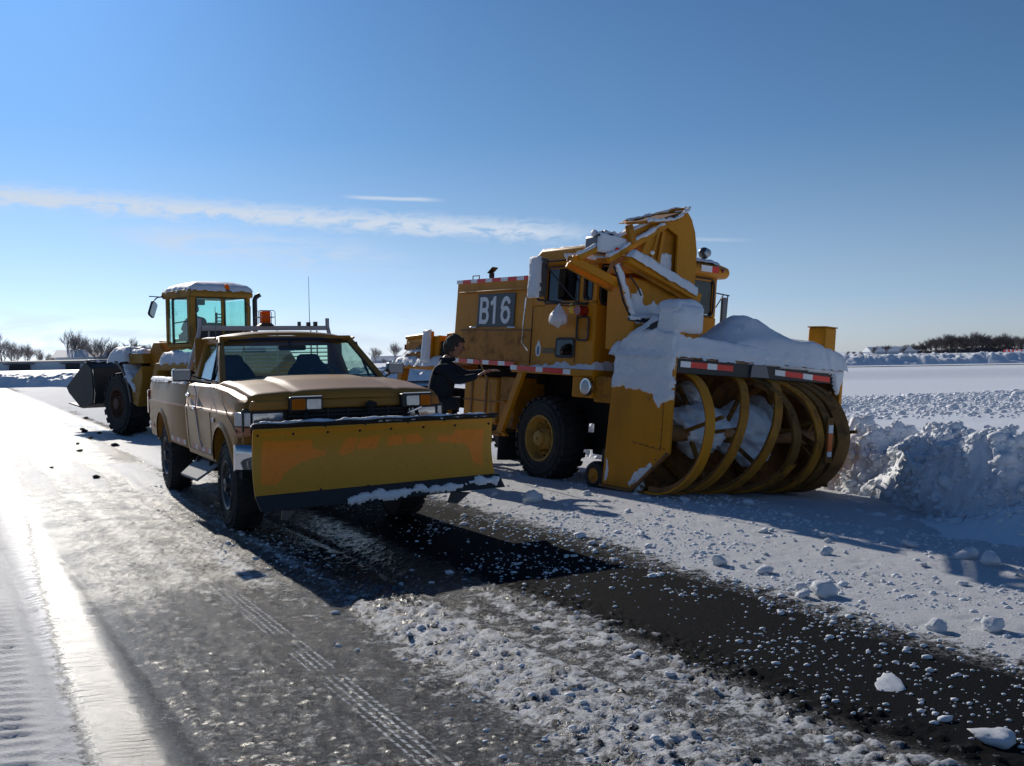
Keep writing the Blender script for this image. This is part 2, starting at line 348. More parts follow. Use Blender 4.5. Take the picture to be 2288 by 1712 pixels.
# ------------------------------------------------------------------ the ground
RA=R(28.5); NS=np.array([math.cos(RA),math.sin(RA)]); NT=np.array([-math.sin(RA),math.cos(RA)])   # across / along the runway
def st(x,y): return x*NS[0]+y*NS[1], x*NT[0]+y*NT[1]
def xy(s,t): return s*NS[0]+t*NT[0], s*NS[1]+t*NT[1]
def base_z(s,t): return -.075*np.clip(s-6.2,0,2.6)-.02*np.clip(s-8.8,0,1)
cs=[-60,-4,-.6,.15,.36,.46,.62,.74,1.2,1.44,1.65,1.9,2.05,2.45,2.62,2.85,3.05,3.2,4.12,4.35,4.6,5.2,9]
cc=[.62,.6,.86,.9,.7,.05,.04,.22,.26,.16,.2,.28,.52,.55,.38,.42,.32,.05,.03,.50,.80,.93,1]
def cover(s,t):
    wv=(fbm(t*.35,s*.3+4,3,11)-.5)
    s2=s+wv*.35*ss(s,1.9,3.2)+(fbm(t*1.3,s*1.5,3,5)-.5)*.25*ss(s,1.7,3.0)-ss(t,3,16)*.30*(1-ss(s,.8,1.6))
    # the dark wet band narrows away from the camera and is lost under the vehicles
    s2=np.where(s>3.1,s2+.0,s2)
    c=np.interp(s2,cs,cc)
    far=ss(t,9,18)
    streaks=fbm(s*2.2,t*.10,4,21)
    cf=.15+.80*ss(streaks+.35*(fbm(s*1.1,t*.5,4,23)-.5),.38,.60)
    c=c*(1-far)+cf*far*np.where(s<3.4,1,0)+far*np.where(s>=3.4,.9,0)
    c=c*(1-.93*np.exp(-(np.abs(s-3.2)/1.25)**4)*ss(t,5.2,6.8)*(1-ss(t,10,14)))
    c=c+.25*np.clip(fbm(s*5,t*1.5,3,14)-.62,0,1)*ss(s,2.9,3.3)*(1-ss(s,4,4.3))*4*.25
    c=c+.9*(fbm(s*6.5,t*.14,3,27)-.5)*ss(s,.85,1.1)*(1-ss(s,2.9,3.2))*ss(t,5,8)*(1-ss(t,20,30))
    return np.clip(c,0,1)
def pav_h(x,y):
    s,t=st(x,y); c=cover(s,t)
    near=1-ss(t,10,22)
    h=base_z(s,t)+.012*(fbm(s*.5,t*.35,3,2)-.5)
    n1=fbm(x*9,y*9,4,31); n2=fbm(x*26,y*26,3,37)
    th=c*(.35+.65*ss(n1*.6+n2*.4,.42-.2*c,.75-.35*c))
    h=h+.016*th*np.where(s>3.2,1.3,.8)
    wet_=ss(s,.70,.85)*(1-ss(s,3.2,3.5)*.75)*near
    h=h+wet_*.0060*np.clip((fbm(x*40,y*34,3,33,.6)-.44)*4,0,1)+ss(s,.3,.4)*(1-ss(s,.75,.85))*.003*(fbm(x*30,y*30,2,34)-.5)
    # crusty rubble band between the wheel tracks
    crust=ss(s+(n1-.5)*.3,1.98,2.12)*(1-ss(s+(n1-.5)*.3,2.48,2.62))*(1-ss(t,6.8,9))
    h=h+crust*.021*np.clip((fbm(x*33,y*33,3,41)-.45)*3.4,0,1)**.9
    crust2=ss(s,2.75,2.95)*(1-ss(s,3.25,3.4))*(1-ss(t,5,8))
    h=h+crust2*.020*np.clip((fbm(x*29,y*29,3,43)-.48)*3.5,0,1)
    # ruts
    for c0,w_,dp in ((2.62,.05,.018),(2.05,.05,.010),(1.2,.08,.004),(.42,.05,.018),(.80,.03,.008)):
        h=h-dp*np.exp(-((s+.05*(fbm(t*.4,s*0,2,3)-.5)-c0+ss(t,3,16)*.30*(c0<1))/w_)**2)*near
    # lug marks of a big tyre pressed into the snow on the left
    lug=ss(s,-1.1,-.9)*(1-ss(s,.20,.32))*near
    ph=(t+.25*np.abs(s+.35))/.115*2*math.pi+5.5*fbm(s*2.2,t*1.6,3,8)
    h=h+lug*(.013*np.clip(np.sin(ph),-.3,1)*(.4+.9*vn(s*6,t*5,9)))
    # rough thrown snow beside the bank
    ed=ss(s,5.9,6.6); h=h+ed*.05*(fbm(s*2.5,t*1.2,4,51)-.45)+ss(s,4.3,5)*.012*(fbm(x*7,y*7,4,52)-.5)
    lumpf=np.clip(crust2*np.clip((fbm(x*29,y*29,3,43)-.47)*4,0,1)+wet_*.35*np.clip((fbm(x*40,y*34,3,33,.6)-.46)*4,0,1),0,1)
    return h,c,s,t,lumpf
def axis_lines(dense0,dense1,step,lo,hi,g):
    a=list(np.arange(dense0,dense1,step)); d=step
    x=a[-1]
    while x<hi: d*=g; x+=d; a.append(x)
    d=step; x=a[0]
    while x>lo: d*=g; x-=d; a.insert(0,x)
    return np.array(a)
X=axis_lines(-3.2,3.0,.0175,-75,30,1.012)
Y=[1.5]
while Y[-1]<76: Y.append(Y[-1]+.0135*(max(Y[-1],3.5)/3.5)**1.45)
Y=np.array(Y)
GX,GY=np.meshgrid(X,Y,indexing='ij'); Hh,Cv,S_,T_,Cr=pav_h(GX,GY)
keepv=(S_<10.2)
kf=(keepv[:-1,:-1]&keepv[1:,:-1]&keepv[1:,1:]&keepv[:-1,1:]).ravel()
fc=gridfaces(len(X),len(Y),kf)
def ground_z(x,y): return float(pav_h(np.array([float(x)]),np.array([float(y)]))[0][0])
# material: wet dark asphalt / ice film / snow
m,t,b=principled('icy_asphalt'); tc=nn(t,'ShaderNodeTexCoord'); P_=tc.outputs['Object']
def dot(v):
    n=nn(t,'ShaderNodeVectorMath',operation='DOT_PRODUCT'); t.links.new(P_,n.inputs[0]); n.inputs[1].default_value=v; return n.outputs['Value']
s_=dot((NS[0],NS[1],0)); t_=dot((NT[0],NT[1],0))
at=nn(t,'ShaderNodeAttribute',attribute_name='cover'); cv=at.outputs['Fac']
def noise(sc,det=6,ro=.6,vec=None,dist=0):
    n=nn(t,'ShaderNodeTexNoise',inp={'Scale':sc,'Detail':det,'Roughness':ro,'Distortion':dist}); t.links.new(vec or P_,n.inputs['Vector']); return n.outputs[0]
nA=noise(9,8,.72); nB=noise(62,6,.78); nC=noise(160,3,.6)
mixn=M(t,'ADD',M(t,'MULTIPLY',nA,.62),M(t,'MULTIPLY',nB,.38))
al=nn(t,'ShaderNodeAttribute',attribute_name='lump'); mixn=M(t,'ADD',mixn,M(t,'MULTIPLY',al.outputs['Fac'],.16))
thr=M(t,'SUBTRACT',.70,M(t,'MULTIPLY',cv,.44))
sf=M(t,'MULTIPLY',sstep(t,M(t,'SUBTRACT',mixn,thr),-.035,.05),sstep(t,cv,.0,.12))
# tread print: four thin broken lines, their glints painted as white colour
sp=M(t,'ADD',s_,M(t,'MULTIPLY',M(t,'SUBTRACT',noise(.6,2),.5),.03))
inb=M(t,'MULTIPLY',sstep(t,sp,1.455,1.465),M(t,'SUBTRACT',1,sstep(t,sp,1.60,1.61)))
inb=M(t,'MULTIPLY',inb,M(t,'SUBTRACT',1,sstep(t,t_,6.6,7.2)))
ln=sstep(t,M(t,'SINE',M(t,'MULTIPLY',M(t,'SUBTRACT',sp,1.455),2*math.pi/.0375)),.1,.5)
brk=sstep(t,M(t,'SINE',M(t,'ADD',M(t,'MULTIPLY',t_,2*math.pi/.062),M(t,'MULTIPLY',sp,90))),-.8,-.55)
trd=M(t,'MULTIPLY',M(t,'MULTIPLY',inb,ln),M(t,'MULTIPLY',brk,sstep(t,noise(3,4),.34,.5)))
# grit colour
asp=nn(t,'ShaderNodeMix',data_type='RGBA'); t.links.new(nC,asp.inputs[0]); asp.inputs[6].default_value=(.004,.004,.005,1); asp.inputs[7].default_value=(.024,.025,.028,1)
# grey ice / slush film: partially opaque
icef=M(t,'MULTIPLY',sstep(t,M(t,'ADD',M(t,'MULTIPLY',noise(44,6,.78),.7),M(t,'MULTIPLY',nA,.3)),.47,.58),sstep(t,cv,.07,.24))
ice=nn(t,'ShaderNodeMix',data_type='RGBA'); t.links.new(M(t,'MULTIPLY',icef,.85),ice.inputs[0]); t.links.new(asp.outputs[2],ice.inputs[6]); ice.inputs[7].default_value=(.27,.27,.275,1)
snc=nn(t,'ShaderNodeMix',data_type='RGBA'); t.links.new(nA,snc.inputs[0]); snc.inputs[6].default_value=(.60,.61,.64,1); snc.inputs[7].default_value=(.86,.88,.91,1)
fin=nn(t,'ShaderNodeMix',data_type='RGBA'); t.links.new(sf,fin.inputs[0]); t.links.new(ice.outputs[2],fin.inputs[6]); t.links.new(snc.outputs[2],fin.inputs[7])
fin2=nn(t,'ShaderNodeMix',data_type='RGBA'); t.links.new(M(t,'MULTIPLY',trd,1.0),fin2.inputs[0]); t.links.new(fin.outputs[2],fin2.inputs[6]); fin2.inputs[7].default_value=(.82,.84,.86,1)
t.links.new(fin2.outputs[2],b.inputs['Base Color'])
# smooth meltwater strip on the left, dry-ish band on the right
strip=M(t,'MULTIPLY',sstep(t,M(t,'ADD',s_,M(t,'MULTIPLY',nA,.1)),.36,.50),M(t,'SUBTRACT',1,sstep(t,M(t,'ADD',s_,M(t,'MULTIPLY',nA,.1)),.68,.80)))
dry=sstep(t,M(t,'ADD',s_,M(t,'MULTIPLY',M(t,'SUBTRACT',mixn,.5),1.2)),2.95,3.2)
wr=M(t,'ADD',M(t,'MULTIPLY',dry,.50),.22)
wn=M(t,'ADD',t_,M(t,'MULTIPLY',M(t,'SUBTRACT',noise(1.1,5,.6),.5),3.2))
pud=M(t,'MULTIPLY',sstep(t,wn,6.4,7.4),M(t,'SUBTRACT',1,sstep(t,M(t,'ADD',s_,M(t,'MULTIPLY',nA,.5)),2.0,2.9)))
pud=M(t,'MULTIPLY',pud,M(t,'ADD',.45,M(t,'MULTIPLY',sstep(t,noise(2.2,4),.40,.55),.55)))
wr=M(t,'ADD',M(t,'ADD',wr,M(t,'MULTIPLY',strip,.05)),M(t,'MULTIPLY',pud,.13))
ro=nn(t,'ShaderNodeMix'); t.links.new(M(t,'MAXIMUM',sf,M(t,'MULTIPLY',trd,.0)),ro.inputs[0]); t.links.new(wr,ro.inputs[2]); ro.inputs[3].default_value=.62
t.links.new(ro.outputs[0],b.inputs['Roughness'])
b.inputs['IOR'].default_value=1.33; t.links.new(M(t,'ADD',M(t,'ADD',M(t,'SUBTRACT',.62,M(t,'MULTIPLY',dry,.57)),M(t,'MULTIPLY',strip,.35)),M(t,'MULTIPLY',pud,.6)),b.inputs['Specular IOR Level'])
hb=M(t,'ADD',M(t,'ADD',M(t,'MULTIPLY',nB,M(t,'SUBTRACT',.75,M(t,'MULTIPLY',strip,.58))),M(t,'MULTIPLY',nC,M(t,'SUBTRACT',.34,M(t,'MULTIPLY',strip,.27)))),M(t,'MULTIPLY',sf,.5))
hb=M(t,'ADD',hb,M(t,'MULTIPLY',trd,.35))
lugb=M(t,'MULTIPLY',strip,M(t,'MULTIPLY',sstep(t,M(t,'SINE',M(t,'ADD',M(t,'ADD',M(t,'MULTIPLY',t_,2*math.pi/.085),M(t,'MULTIPLY',s_,22)),M(t,'MULTIPLY',noise(5,4),9))),-.2,.5),sstep(t,noise(2.5,4),.40,.6)))
hb=M(t,'ADD',hb,M(t,'MULTIPLY',lugb,.22))
bp=nn(t,'ShaderNodeBump',inp={'Strength':1.0,'Distance':.026}); t.links.new(hb,bp.inputs['Height']); t.links.new(bp.outputs[0],b.inputs['Normal'])
PAV=from_np('pavement',np.stack([GX,GY,Hh],-1).reshape(-1,3),fc,m,attrs={'cover':Cv,'lump':Cr},kind='structure')
# drop unused vertices
bm=bmesh.new(); bm.from_mesh(PAV.data); bmesh.ops.delete(bm,geom=[v for v in bm.verts if not v.link_faces],context='VERTS'); bm.to_mesh(PAV.data); bm.free()
# ------------------------------------------------------------------ snow field out to the horizon
r=[6.0]
while r[-1]<5200: r.append(r[-1]*1.028+.02)
r=np.array(r); th=np.radians(np.concatenate([np.arange(-38,38,.22),np.linspace(38,322,72)]))
RR,TH=np.meshgrid(r,th,indexing='ij'); FX=RR*np.sin(TH); FY=RR*np.cos(TH); FS,FT=st(FX,FY)
def field_z(x,y,s,t):
    up=ss(s,9.6,10.0)*(1-ss(t,14,34))*(y>3)
    farm=ss(y,70,76)
    z=-.5+up*(.84+.10*(fbm(x*.25,y*.25,3,61)-.5))+(1-up)*farm*.55
    z=z+np.maximum(up,farm)*(.05*(fbm(x*.9,y*.9,4,63)-.5)*(1-ss(y,40,80))+.25*(fbm(x*.03,y*.03,3,65)-.5)*ss(y,80,200)*(1-ss(y,400,900)))
    z=z-1.2*ss(np.hypot(x,y),420,900)
    return z
FZ=field_z(FX,FY,FS,FT)
ids=np.arange(FX.size).reshape(FX.shape); nxt=np.roll(ids,-1,1)
ff=np.stack([ids[:-1],ids[1:],nxt[1:],nxt[:-1]],-1).reshape(-1,4)
from_np('snow_field',np.stack([FX,FY,FZ],-1).reshape(-1,3),ff,MATS['snow_far'],kind='structure')
# ------------------------------------------------------------------ cut face of the snow bank beside the blower
sv=np.concatenate([np.arange(6.7,7.7,.08),np.arange(7.7,10.6,.026),np.arange(10.6,12.4,.12)]); tv=np.arange(.6,16,.032)
BS,BT=np.meshgrid(sv,tv,indexing='ij'); BX,BY=xy(BS,BT)
edge=8.22+1.0*np.clip((BT-6.5)/1.9,0,1)+.28*(fbm(BT*.8,BT*0,3,71)-.5)-.55*ss(5.9-BT,0,2.0)
slope=.30+1.2*ss(6.4-BT,0,1.8)
crest=.70+.75*(fbm(BT*2.2,BS*.5,4,73)-.45)+.42*ss(vn(BT*2.6,BT*0+3,74),.55,.95)*ss(vn(BS*2.2,BT*3.1,77),.2,.6)
crest=crest-.12*ss(6.0-BT,0,2)
u_=ss(BS,edge,edge+slope)
bz=base_z(BS,BT)-.03+u_*(crest*(.78+.22*ss(BS,edge,edge+.7)))
back=ss(BS,edge+.95,edge+1.6)
bz=bz*(1-back)+back*(.36+.05*(fbm(BS*2,BT*2,3,78)-.5))
amp=u_*(1-back)
bz=bz+amp*.20*(np.abs(fbm(BS*4.2,BT*4.2,5,75,.6)-.5)*2-.3)+u_*.06*(fbm(BS*13,BT*13,4,76,.65)-.5)
mound=.60*np.exp(-(((BS-8.35)/.8)**2+((BT-4.6)/1.3)**2))*(1+.4*(fbm(BS*4,BT*4,3,79)-.5))
bz=np.maximum(bz,base_z(BS,BT)-.04+mound*1.25)
fm=ss(u_,.0,.12)*(1-back)
shove=fm*(.40*(fbm(BT*1.5,u_*1.3,3,80)-.5)+.14*(np.abs(fbm(BT*4.2,u_*3.2,4,81)-.5)*2-.25)+.20*(fbm(BT*11,u_*9,4,82,.65)-.5))
bz=bz+.09*ss(BS,7.3,7.8)*(fbm(BS*6,BT*6,5,84,.6)-.5)
BX2=BX-NS[0]*shove; BY2=BY-NS[1]*shove; bz=bz+fm*.10*(fbm(BT*6,u_*5+BS*2,4,83)-.5)
from_np('snow_bank',np.stack([BX2,BY2,bz],-1).reshape(-1,3),gridfaces(len(sv),len(tv)),MATS['snow'],kind='structure')
def lump_mesh(name,seed,sub=3,flat=.75,rough=.42,mt=None):
    bm=bmesh.new(); bmesh.ops.create_icosphere(bm,subdivisions=sub,radius=1)
    co=np.array([v.co for v in bm.verts]); s=seed*5.1
    rg_=np.random.RandomState(seed+50); d=np.ones(len(co))
    for _ in range(11):
        n_=rg_.normal(size=3); n_/=np.linalg.norm(n_); q=co@n_; lim=rg_.uniform(.55,.88); d=np.where(q*d>lim,lim/np.maximum(q,1e-3),d)
    d=d*(1+rough*.5*((fbm(co[:,0]*1.6+s,co[:,1]*1.6+co[:,2]*1.3,3,seed)-.5)*2)+.24*(fbm(co[:,0]*5+s,co[:,2]*5+co[:,1]*4,4,seed+1,.6)-.5)*2)
    for v,k in zip(bm.verts,d): v.co=v.co*float(k); v.co.z*=flat
    me=bpy.data.meshes.new(name); bm.to_mesh(me); bm.free(); me.shade_smooth(); setmats(me,mt or MATS['snow']); return me
LUMPS=[lump_mesh('snow_lump',i,3) for i in range(7)]
rng=random.Random(5)
# ------------------------------------------------------------------ distant windrows
def ridge(name,p0,p1,wd,ht,zb,seed,nl=520,nw=16):
    p0=np.array(p0,float);p1=np.array(p1,float);d=p1-p0;L=np.hypot(*d);d/=L;n=np.array([-d[1],d[0]])
    a=np.linspace(0,L,nl);q=np.linspace(-1,1,nw);A,Q=np.meshgrid(a,q,indexing='ij')
    hh=ht*(1-np.abs(Q)**1.6)*(.25+1.25*fbm(A*1.1,Q*3,5,seed,.65))*ss(A,0,2)*(1-ss(A,L-2,L))
    Xr=p0[0]+d[0]*A+n[0]*Q*wd; Yr=p0[1]+d[1]*A+n[1]*Q*wd
    return from_np(name,np.stack([Xr,Yr,zb+hh-.03],-1).reshape(-1,3),gridfaces(nl,nw),MATS['snow'],kind='structure')
ridge('snow_windrow',(-75,70),(6,75),1.6,.92,-.02,91,620)
ridge('snow_windrow',(-90,135),(10,146),1.2,.45,.05,92)
ridge('snow_windrow',(14,96),(75,88),2.2,.95,.22,93,620)
ridge('snow_windrow',(14,125),(95,112),2.5,1.0,.15,94,620)
# rubble flung over the field, more than anyone could count
def rubble(name,pts,sizes,seed,mt,flat=.7,**k):
    bm=bmesh.new(); bmesh.ops.create_icosphere(bm,subdivisions=1,radius=1); v0=np.array([v.co for v in bm.verts]); f0=np.array([[v.index for v in f.verts] for f in bm.faces]); bm.free()
    rg=np.random.RandomState(seed); n=len(pts); nv=len(v0)
    a=rg.rand(n)*6.28; j=1+.5*(rg.rand(n,nv)-.5)
    V=v0[None]*j[...,None]*np.array(sizes)[:,None,None]; V[...,2]*=flat
    ca,sa=np.cos(a)[:,None],np.sin(a)[:,None]; Xn=V[...,0]*ca-V[...,1]*sa; Yn=V[...,0]*sa+V[...,1]*ca; V[...,0]=Xn*(1+.6*rg.rand(n)[:,None]); V[...,1]=Yn
    V+=np.array(pts)[:,None,:]; F_=(f0[None]+np.arange(n)[:,None,None]*nv).reshape(-1,3)
    return from_np(name,V.reshape(-1,3),F_,mt,smooth=False,kind='stuff',**k)
rg=np.random.RandomState(3); pts=[];sz=[]
while len(pts)<15000:
    d_=17+30*rg.beta(1.6,2.0); a_=rg.uniform(.28,.56) if rg.rand()<.9 else rg.uniform(.2,.6); x,y=d_*math.tan(a_),d_; s,t2=st(x,y)
    if s<9.8: continue
    q=rg.lognormal(-3.85,.5); z=float(field_z(np.array([x]),np.array([y]),np.array([s]),np.array([t2]))[0]); pts.append((x,y,z+q*.25)); sz.append(q)
rubble('snow_rubble',pts,sz,4,MATS['snow'],label='broken snow crumbs blown across the snow field at the right',category='snow') if False else tag(rubble('snow_rubble',pts,sz,4,MATS['snow']),'broken snow crumbs blown across the smooth snow field at the right','snow')
# broken crumbs all over the cut bank
flat=np.stack([BX2,BY2,bz],-1).reshape(-1,3); wt=(fm*.9+.32*ss(BS,7.2,7.9)*(1-back)+.06*back).ravel(); wt=wt*((BT.ravel()<9.5)*1.0+.02); wt/=wt.sum()
ix=rg.choice(len(flat),7500,p=wt); pp=flat[ix]; qq=rg.lognormal(-4.0,.55,len(ix)); qq=np.minimum(qq,.085)
tag(rubble('snow_rubble',(pp+rg.normal(0,.012,pp.shape)).tolist(),qq.tolist(),9,MATS['snow'],.9),'broken crumbs and small chunks of snow covering the cut snow bank','snow')
# crumbs on the tarmac
pts=[];sz=[]
while len(pts)<9000:
    s=rg.uniform(1.7,7.4);tt=1.5+11.5*rg.rand()**1.35
    dens=np.interp(s,[1.7,2.2,2.6,3.1,3.5,4.0,4.3,4.9,5.6,6.3,7.4],[.25,.6,.45,.6,.6,.6,1,.8,.6,.7,.45])
    if rg.rand()>dens: continue
    if rg.rand()>.15+1.1*float(ss(fbm(np.array([s*1.4]),np.array([tt*1.1]),3,99),.42,.62)[0]): continue
    x,y=xy(s,tt); q=rg.lognormal(-4.95,.48)
    if s<3.9: q*=.75
    pts.append((x,y,q*.2)); sz.append(q)
pa=np.array(pts); pa[:,2]+=pav_h(pa[:,0],pa[:,1])[0]
tag(rubble('snow_crumbs',pa.tolist(),sz,6,MATS['snow'],.7),'fine crumbs of snow strewn over the icy tarmac','snow')
# individual lumps
def lump(x,y,sz,label='small loose lump of snow lying on the icy tarmac',group='loose snow lumps on the tarmac',i=None,sc=(1,1,1)):
    o=bpy.data.objects.new('snow_lump',LUMPS[(i if i is not None else rng.randrange(7))]); C.objects.link(o)
    o.location=(x,y,ground_z(x,y)+sz*.42*sc[2]); o.scale=(sz*sc[0],sz*sc[1],sz*sc[2]); o.rotation_euler=(rng.uniform(-.3,.3),rng.uniform(-.3,.3),rng.uniform(0,6.28))
    return tag(o,label,'snow lump',group)
special=[(1192,1118,.115,'round snow lump lying apart in front of the blower, beyond the plow blade corner',(1,1,.9)),
 (2228,1653,.062,'large snow lump on dark asphalt at the lower right corner',(1.5,1,.9)),
 (1841,1328,.080,'biggest round snow lump at the edge of the dark asphalt strip',(1,1,1)),
 (1607,1260,.062,'blocky snow lump casting a shadow on the white strip, mid right',(1.1,1,1)),
 (1795,1316,.05,'smaller lump touching the left side of the biggest round lump',(1,1,.8)),
 (1988,1530,.055,'flat slab of snow lying flat on the dark asphalt strip',(1.9,1.2,.28)),
 (2220,1408,.062,'tall snow lump near the right edge on the crusted strip',(1,1,1.1)),
 (2091,1407,.055,'knobbly snow lump left of the tall lump at the right edge',(1,1,1)),
 (2160,1245,.075,'double snow lump on the line of the blue shadow',(1.5,1,.9)),
 (2215,1260,.075,'snow lump at the far right on the shadow edge',(1.2,1,1))]
def px_ground(px,py):
    d=(px-1144)/F_PX*Rw-(py-856)/F_PX*Uw2+Fw; k=CAM_H/-d.z; return d.x*k,d.y*k
for i,(px,py,s0,lab,sc) in enumerate(special):
    x,y=px_ground(px,py+8); lump(x,y,s0,lab,None,i%7,sc)
cnt=0
while cnt<190:
    s=rng.uniform(1.9,7.2); tt=1.6+11*rng.random()**1.3
    dn=np.interp(s,[1.9,2.4,3.3,3.6,4.1,4.4,4.9,6,7.2],[.25,.3,.3,.22,.5,1,.7,.6,.5])
    if rng.random()>dn: continue
    x,y=xy(s,tt); q=.014+.03*rng.random()**2.4
    if s<4: q*=.7
    if 4.4<s<7 and rng.random()<.22: q*=1.5
    lump(x,y,q,sc=(1+.5*rng.random(),1,.75+.3*rng.random())); cnt+=1
# dark clods on the left
for i,(px,py,q) in enumerate([(205,1058,.05),(172,976,.05),(168,960,.04),(112,1012,.03),(250,965,.06),(215,938,.05),(186,905,.06),(183,935,.07),(195,948,.05),(178,930,.05)]):
    x,y=px_ground(px*1.0344 if i else 216,py*1.0344 if i else 1070)
    o=bpy.data.objects.new('frozen_clod',LUMPS[i%7].copy()); o.data.materials.clear(); o.data.materials.append(DARK); C.objects.link(o); o.location=(x,y,ground_z(x,y)+q*.4); o.scale=(q*1.4,q,q*.8); o.rotation_euler=(0,0,i)
    tag(o,['single dark clod lying on the glaring wet ice','dark dirty clod of ice on the snow below the loader bucket'][min(i,1)],'clod',[None,'dark clods near the loader'][min(i,1)])
# ------------------------------------------------------------------ far trees, houses
TBARK=mat('hazed_bark',(.34,.30,.28),.9,var=.2); TDARK=mat('hazed_dark_bark',(.12,.10,.10),.9,var=.2)  # barks lightened in colour to stand in for distance haze
def tree_meshes(seed,h,spread,dens,mt,r0=.3):
    rr=random.Random(seed); tr=MB(); cr=MB()
    def br(mb,p,d,L,r_,dep):
        q=p+d*L*.5+Vector((rr.uniform(-1,1),rr.uniform(-1,1),rr.uniform(-.3,.5)))*L*.06; e=q+(d+Vector((rr.uniform(-.2,.2),rr.uniform(-.2,.2),.12))).normalized()*L*.5
        mb.tube([p,q,e],[r_,r_*.8,r_*.6],seg=3,caps=False)
        if dep==0: return
        for k in range(dens if dep>1 else dens+1):
            a=rr.uniform(0,6.28); sp=rr.uniform(.35,.95)*spread; dd=(d+Vector((math.cos(a)*sp,math.sin(a)*sp,rr.uniform(0,.35)))).normalized()
            st_=p.lerp(e,rr.uniform(.3,1) if dep<4 else rr.uniform(.35,1)); br(cr,st_,dd,L*rr.uniform(.62,.86),max(r_*.55,.014),dep-1)
    br(tr,Vector((0,0,-.3)),Vector((0,0,1)),h*.30,r0*.7,4)
    def mk(mb,nm):
        me=bpy.data.meshes.new(nm); mb.bm.to_mesh(me); mb.bm.free(); me.materials.append(mt); return me
    return mk(tr,'trunk'),mk(cr,'crown')
TREES=[tree_meshes(i,9,.8,5,TBARK,.2) for i in range(3)]
TREESD=[tree_meshes(10+i,7,1.0,5,TDARK,.2) for i in range(3)]
def place_tree(px,dist,hscale,var,label,group,dark=False):
    x=(px-1144)/F_PX*dist; T=(TREESD if dark else TREES)[var%3]
    e=empty('bare_tree',(x,dist,-.35 if dist<420 else -1),(0,0,var*1.7)); hscale*=1.55; e.scale=(hscale*1.1,hscale*1.1,hscale); tag(e,label,'tree',group)
    for me,nm in zip(T,('trunk','crown')):
        o=bpy.data.objects.new(nm,me); C.objects.link(o); o.parent=e
L1='leafless grey tree beyond the field, behind the long low building'
for i,(px,d,h) in enumerate([(5,330,1.0),(35,335,.95),(62,350,.8),(95,360,.62),(118,345,.55),(160,345,1.15),(185,350,.95),(225,340,1.05),(252,350,.85),(292,340,.85),(320,345,.8),(340,340,.7),(-25,340,1.0),(-60,340,.9)]):
    place_tree(px,d,h*1.2,i,L1,'leafless trees behind the low building')
place_tree(840,400,.78,1,'small bare tree in the gap between pickup and blower, the left one','trees in the gap behind the man'); place_tree(884,400,.85,2,'rounded bare tree in the gap just left of the blower','trees in the gap behind the man')
for i,px in enumerate((815,858,905)): place_tree(px,420,.35,i,'low bare scrub tree on the horizon behind the gap','scrub trees in the gap')
rt=random.Random(12)
L2='dark bare tree in the wooded rise on the right horizon'
for i in range(64):
    px=1950+ (i*5.6)+rt.uniform(-3,3); env=np.interp(px,[1900,1960,2020,2060,2100,2170,2230,2300,2400],[.35,.45,.5,.62,.85,.95,.85,.75,.7])
    place_tree(px,400+rt.uniform(-15,40),env*rt.uniform(.75,1.12)*1.12,i,L2,'dark trees on the right horizon',True)
for i,px in enumerate((1925,1895,1908,1940)): place_tree(px,420,.33,i,'tiny bare tree on the horizon right of the blower tower','tiny trees right of the blower',True)
# underwood hiding the gaps between those trees
ux=np.linspace(118,245,260); uy=np.linspace(-1,1,10); UX,UY=np.meshgrid(ux,uy,indexing='ij')
uh=(np.interp(UX,[118,150,160,175,190,245],[.5,1.0,1.7,3.2,3.6,3.0]))*(.65+.6*fbm(UX*.5,UY,5,101))*(1-np.abs(UY)**2)
tag(from_np('underwood',np.stack([UX,418+UY*5,uh-1.2],-1).reshape(-1,3),gridfaces(260,10),TDARK,smooth=False),'dark tangled underwood below the trees on the right horizon','undergrowth',kind='stuff')
ux=np.linspace(-205,-104,240); UX,UY=np.meshgrid(ux,uy,indexing='ij'); uh=(1.2+2.2*fbm(UX*.22,UY,4,103))*(1-np.abs(UY)**2)
tag(from_np('underwood',np.stack([UX,356+UY*5,uh-.6],-1).reshape(-1,3),gridfaces(240,10),TBARK,smooth=False),'low grey scrub behind the long low building at the left','undergrowth',kind='stuff')
FBL=mat('hazed_pale_cladding',(.62,.66,.70),.7,var=.15,scale=1.5); FRO=mat('snowy_roof',(.85,.87,.9),.6); FDK=mat('dark_opening',(.05,.05,.055),.8)  # cladding paled towards blue, the haze over the far walls put into its colour
b0=empty('long_low_building',(-151,322,-.3),(0,0,R(2)),label='long low pale building at the far left edge of the snow field',cat='building')
MB().box((-34,-6,-1),(32,6,3.0)).build('wall',FBL,b0)
MB().prism([(-6.6,2.95),(6.6,2.95),(6.6,3.15),(0,3.5),(-6.6,3.15)],'x',-34.5,32.5).build('roof',mat('grey_roof',(.22,.23,.25),.8),b0)
for x0,x1 in ((-20,-14),(-3,3),(14,18),(24,28)):
    MB().box((x0,-6.9,0),(x1,-5.95,2.2)).build('doorway',FDK,b0); MB().box((x0-1.5,-7.6,2.3),(x1+1.5,-6.0,2.55)).build('canopy',FDK,b0)
b1=empty('house',(-144,345,-.3),(0,0,R(8)),label='small house with bright snow roof behind the long low building',cat='house')
MB().box((-7,-5,-1),(7,5,4.6)).build('wall',FBL,b1); MB().prism([(-6,4.4),(6,4.4),(0,6.9)],'x',-8,8).build('roof',FRO,b1)
b1=empty('house',(-128,350,-.3),(0,0,R(-6)),label='grey house with a bluish roof right of the snow roofed house',cat='house')
MB().box((-9,-5,-1),(9,5,4.6)).build('wall',FBL,b1); MB().prism([(-6,4.4),(6,4.4),(0,6.6)],'x',-10,10).build('roof',mat('slate_roof',(.25,.28,.33),.8),b1)
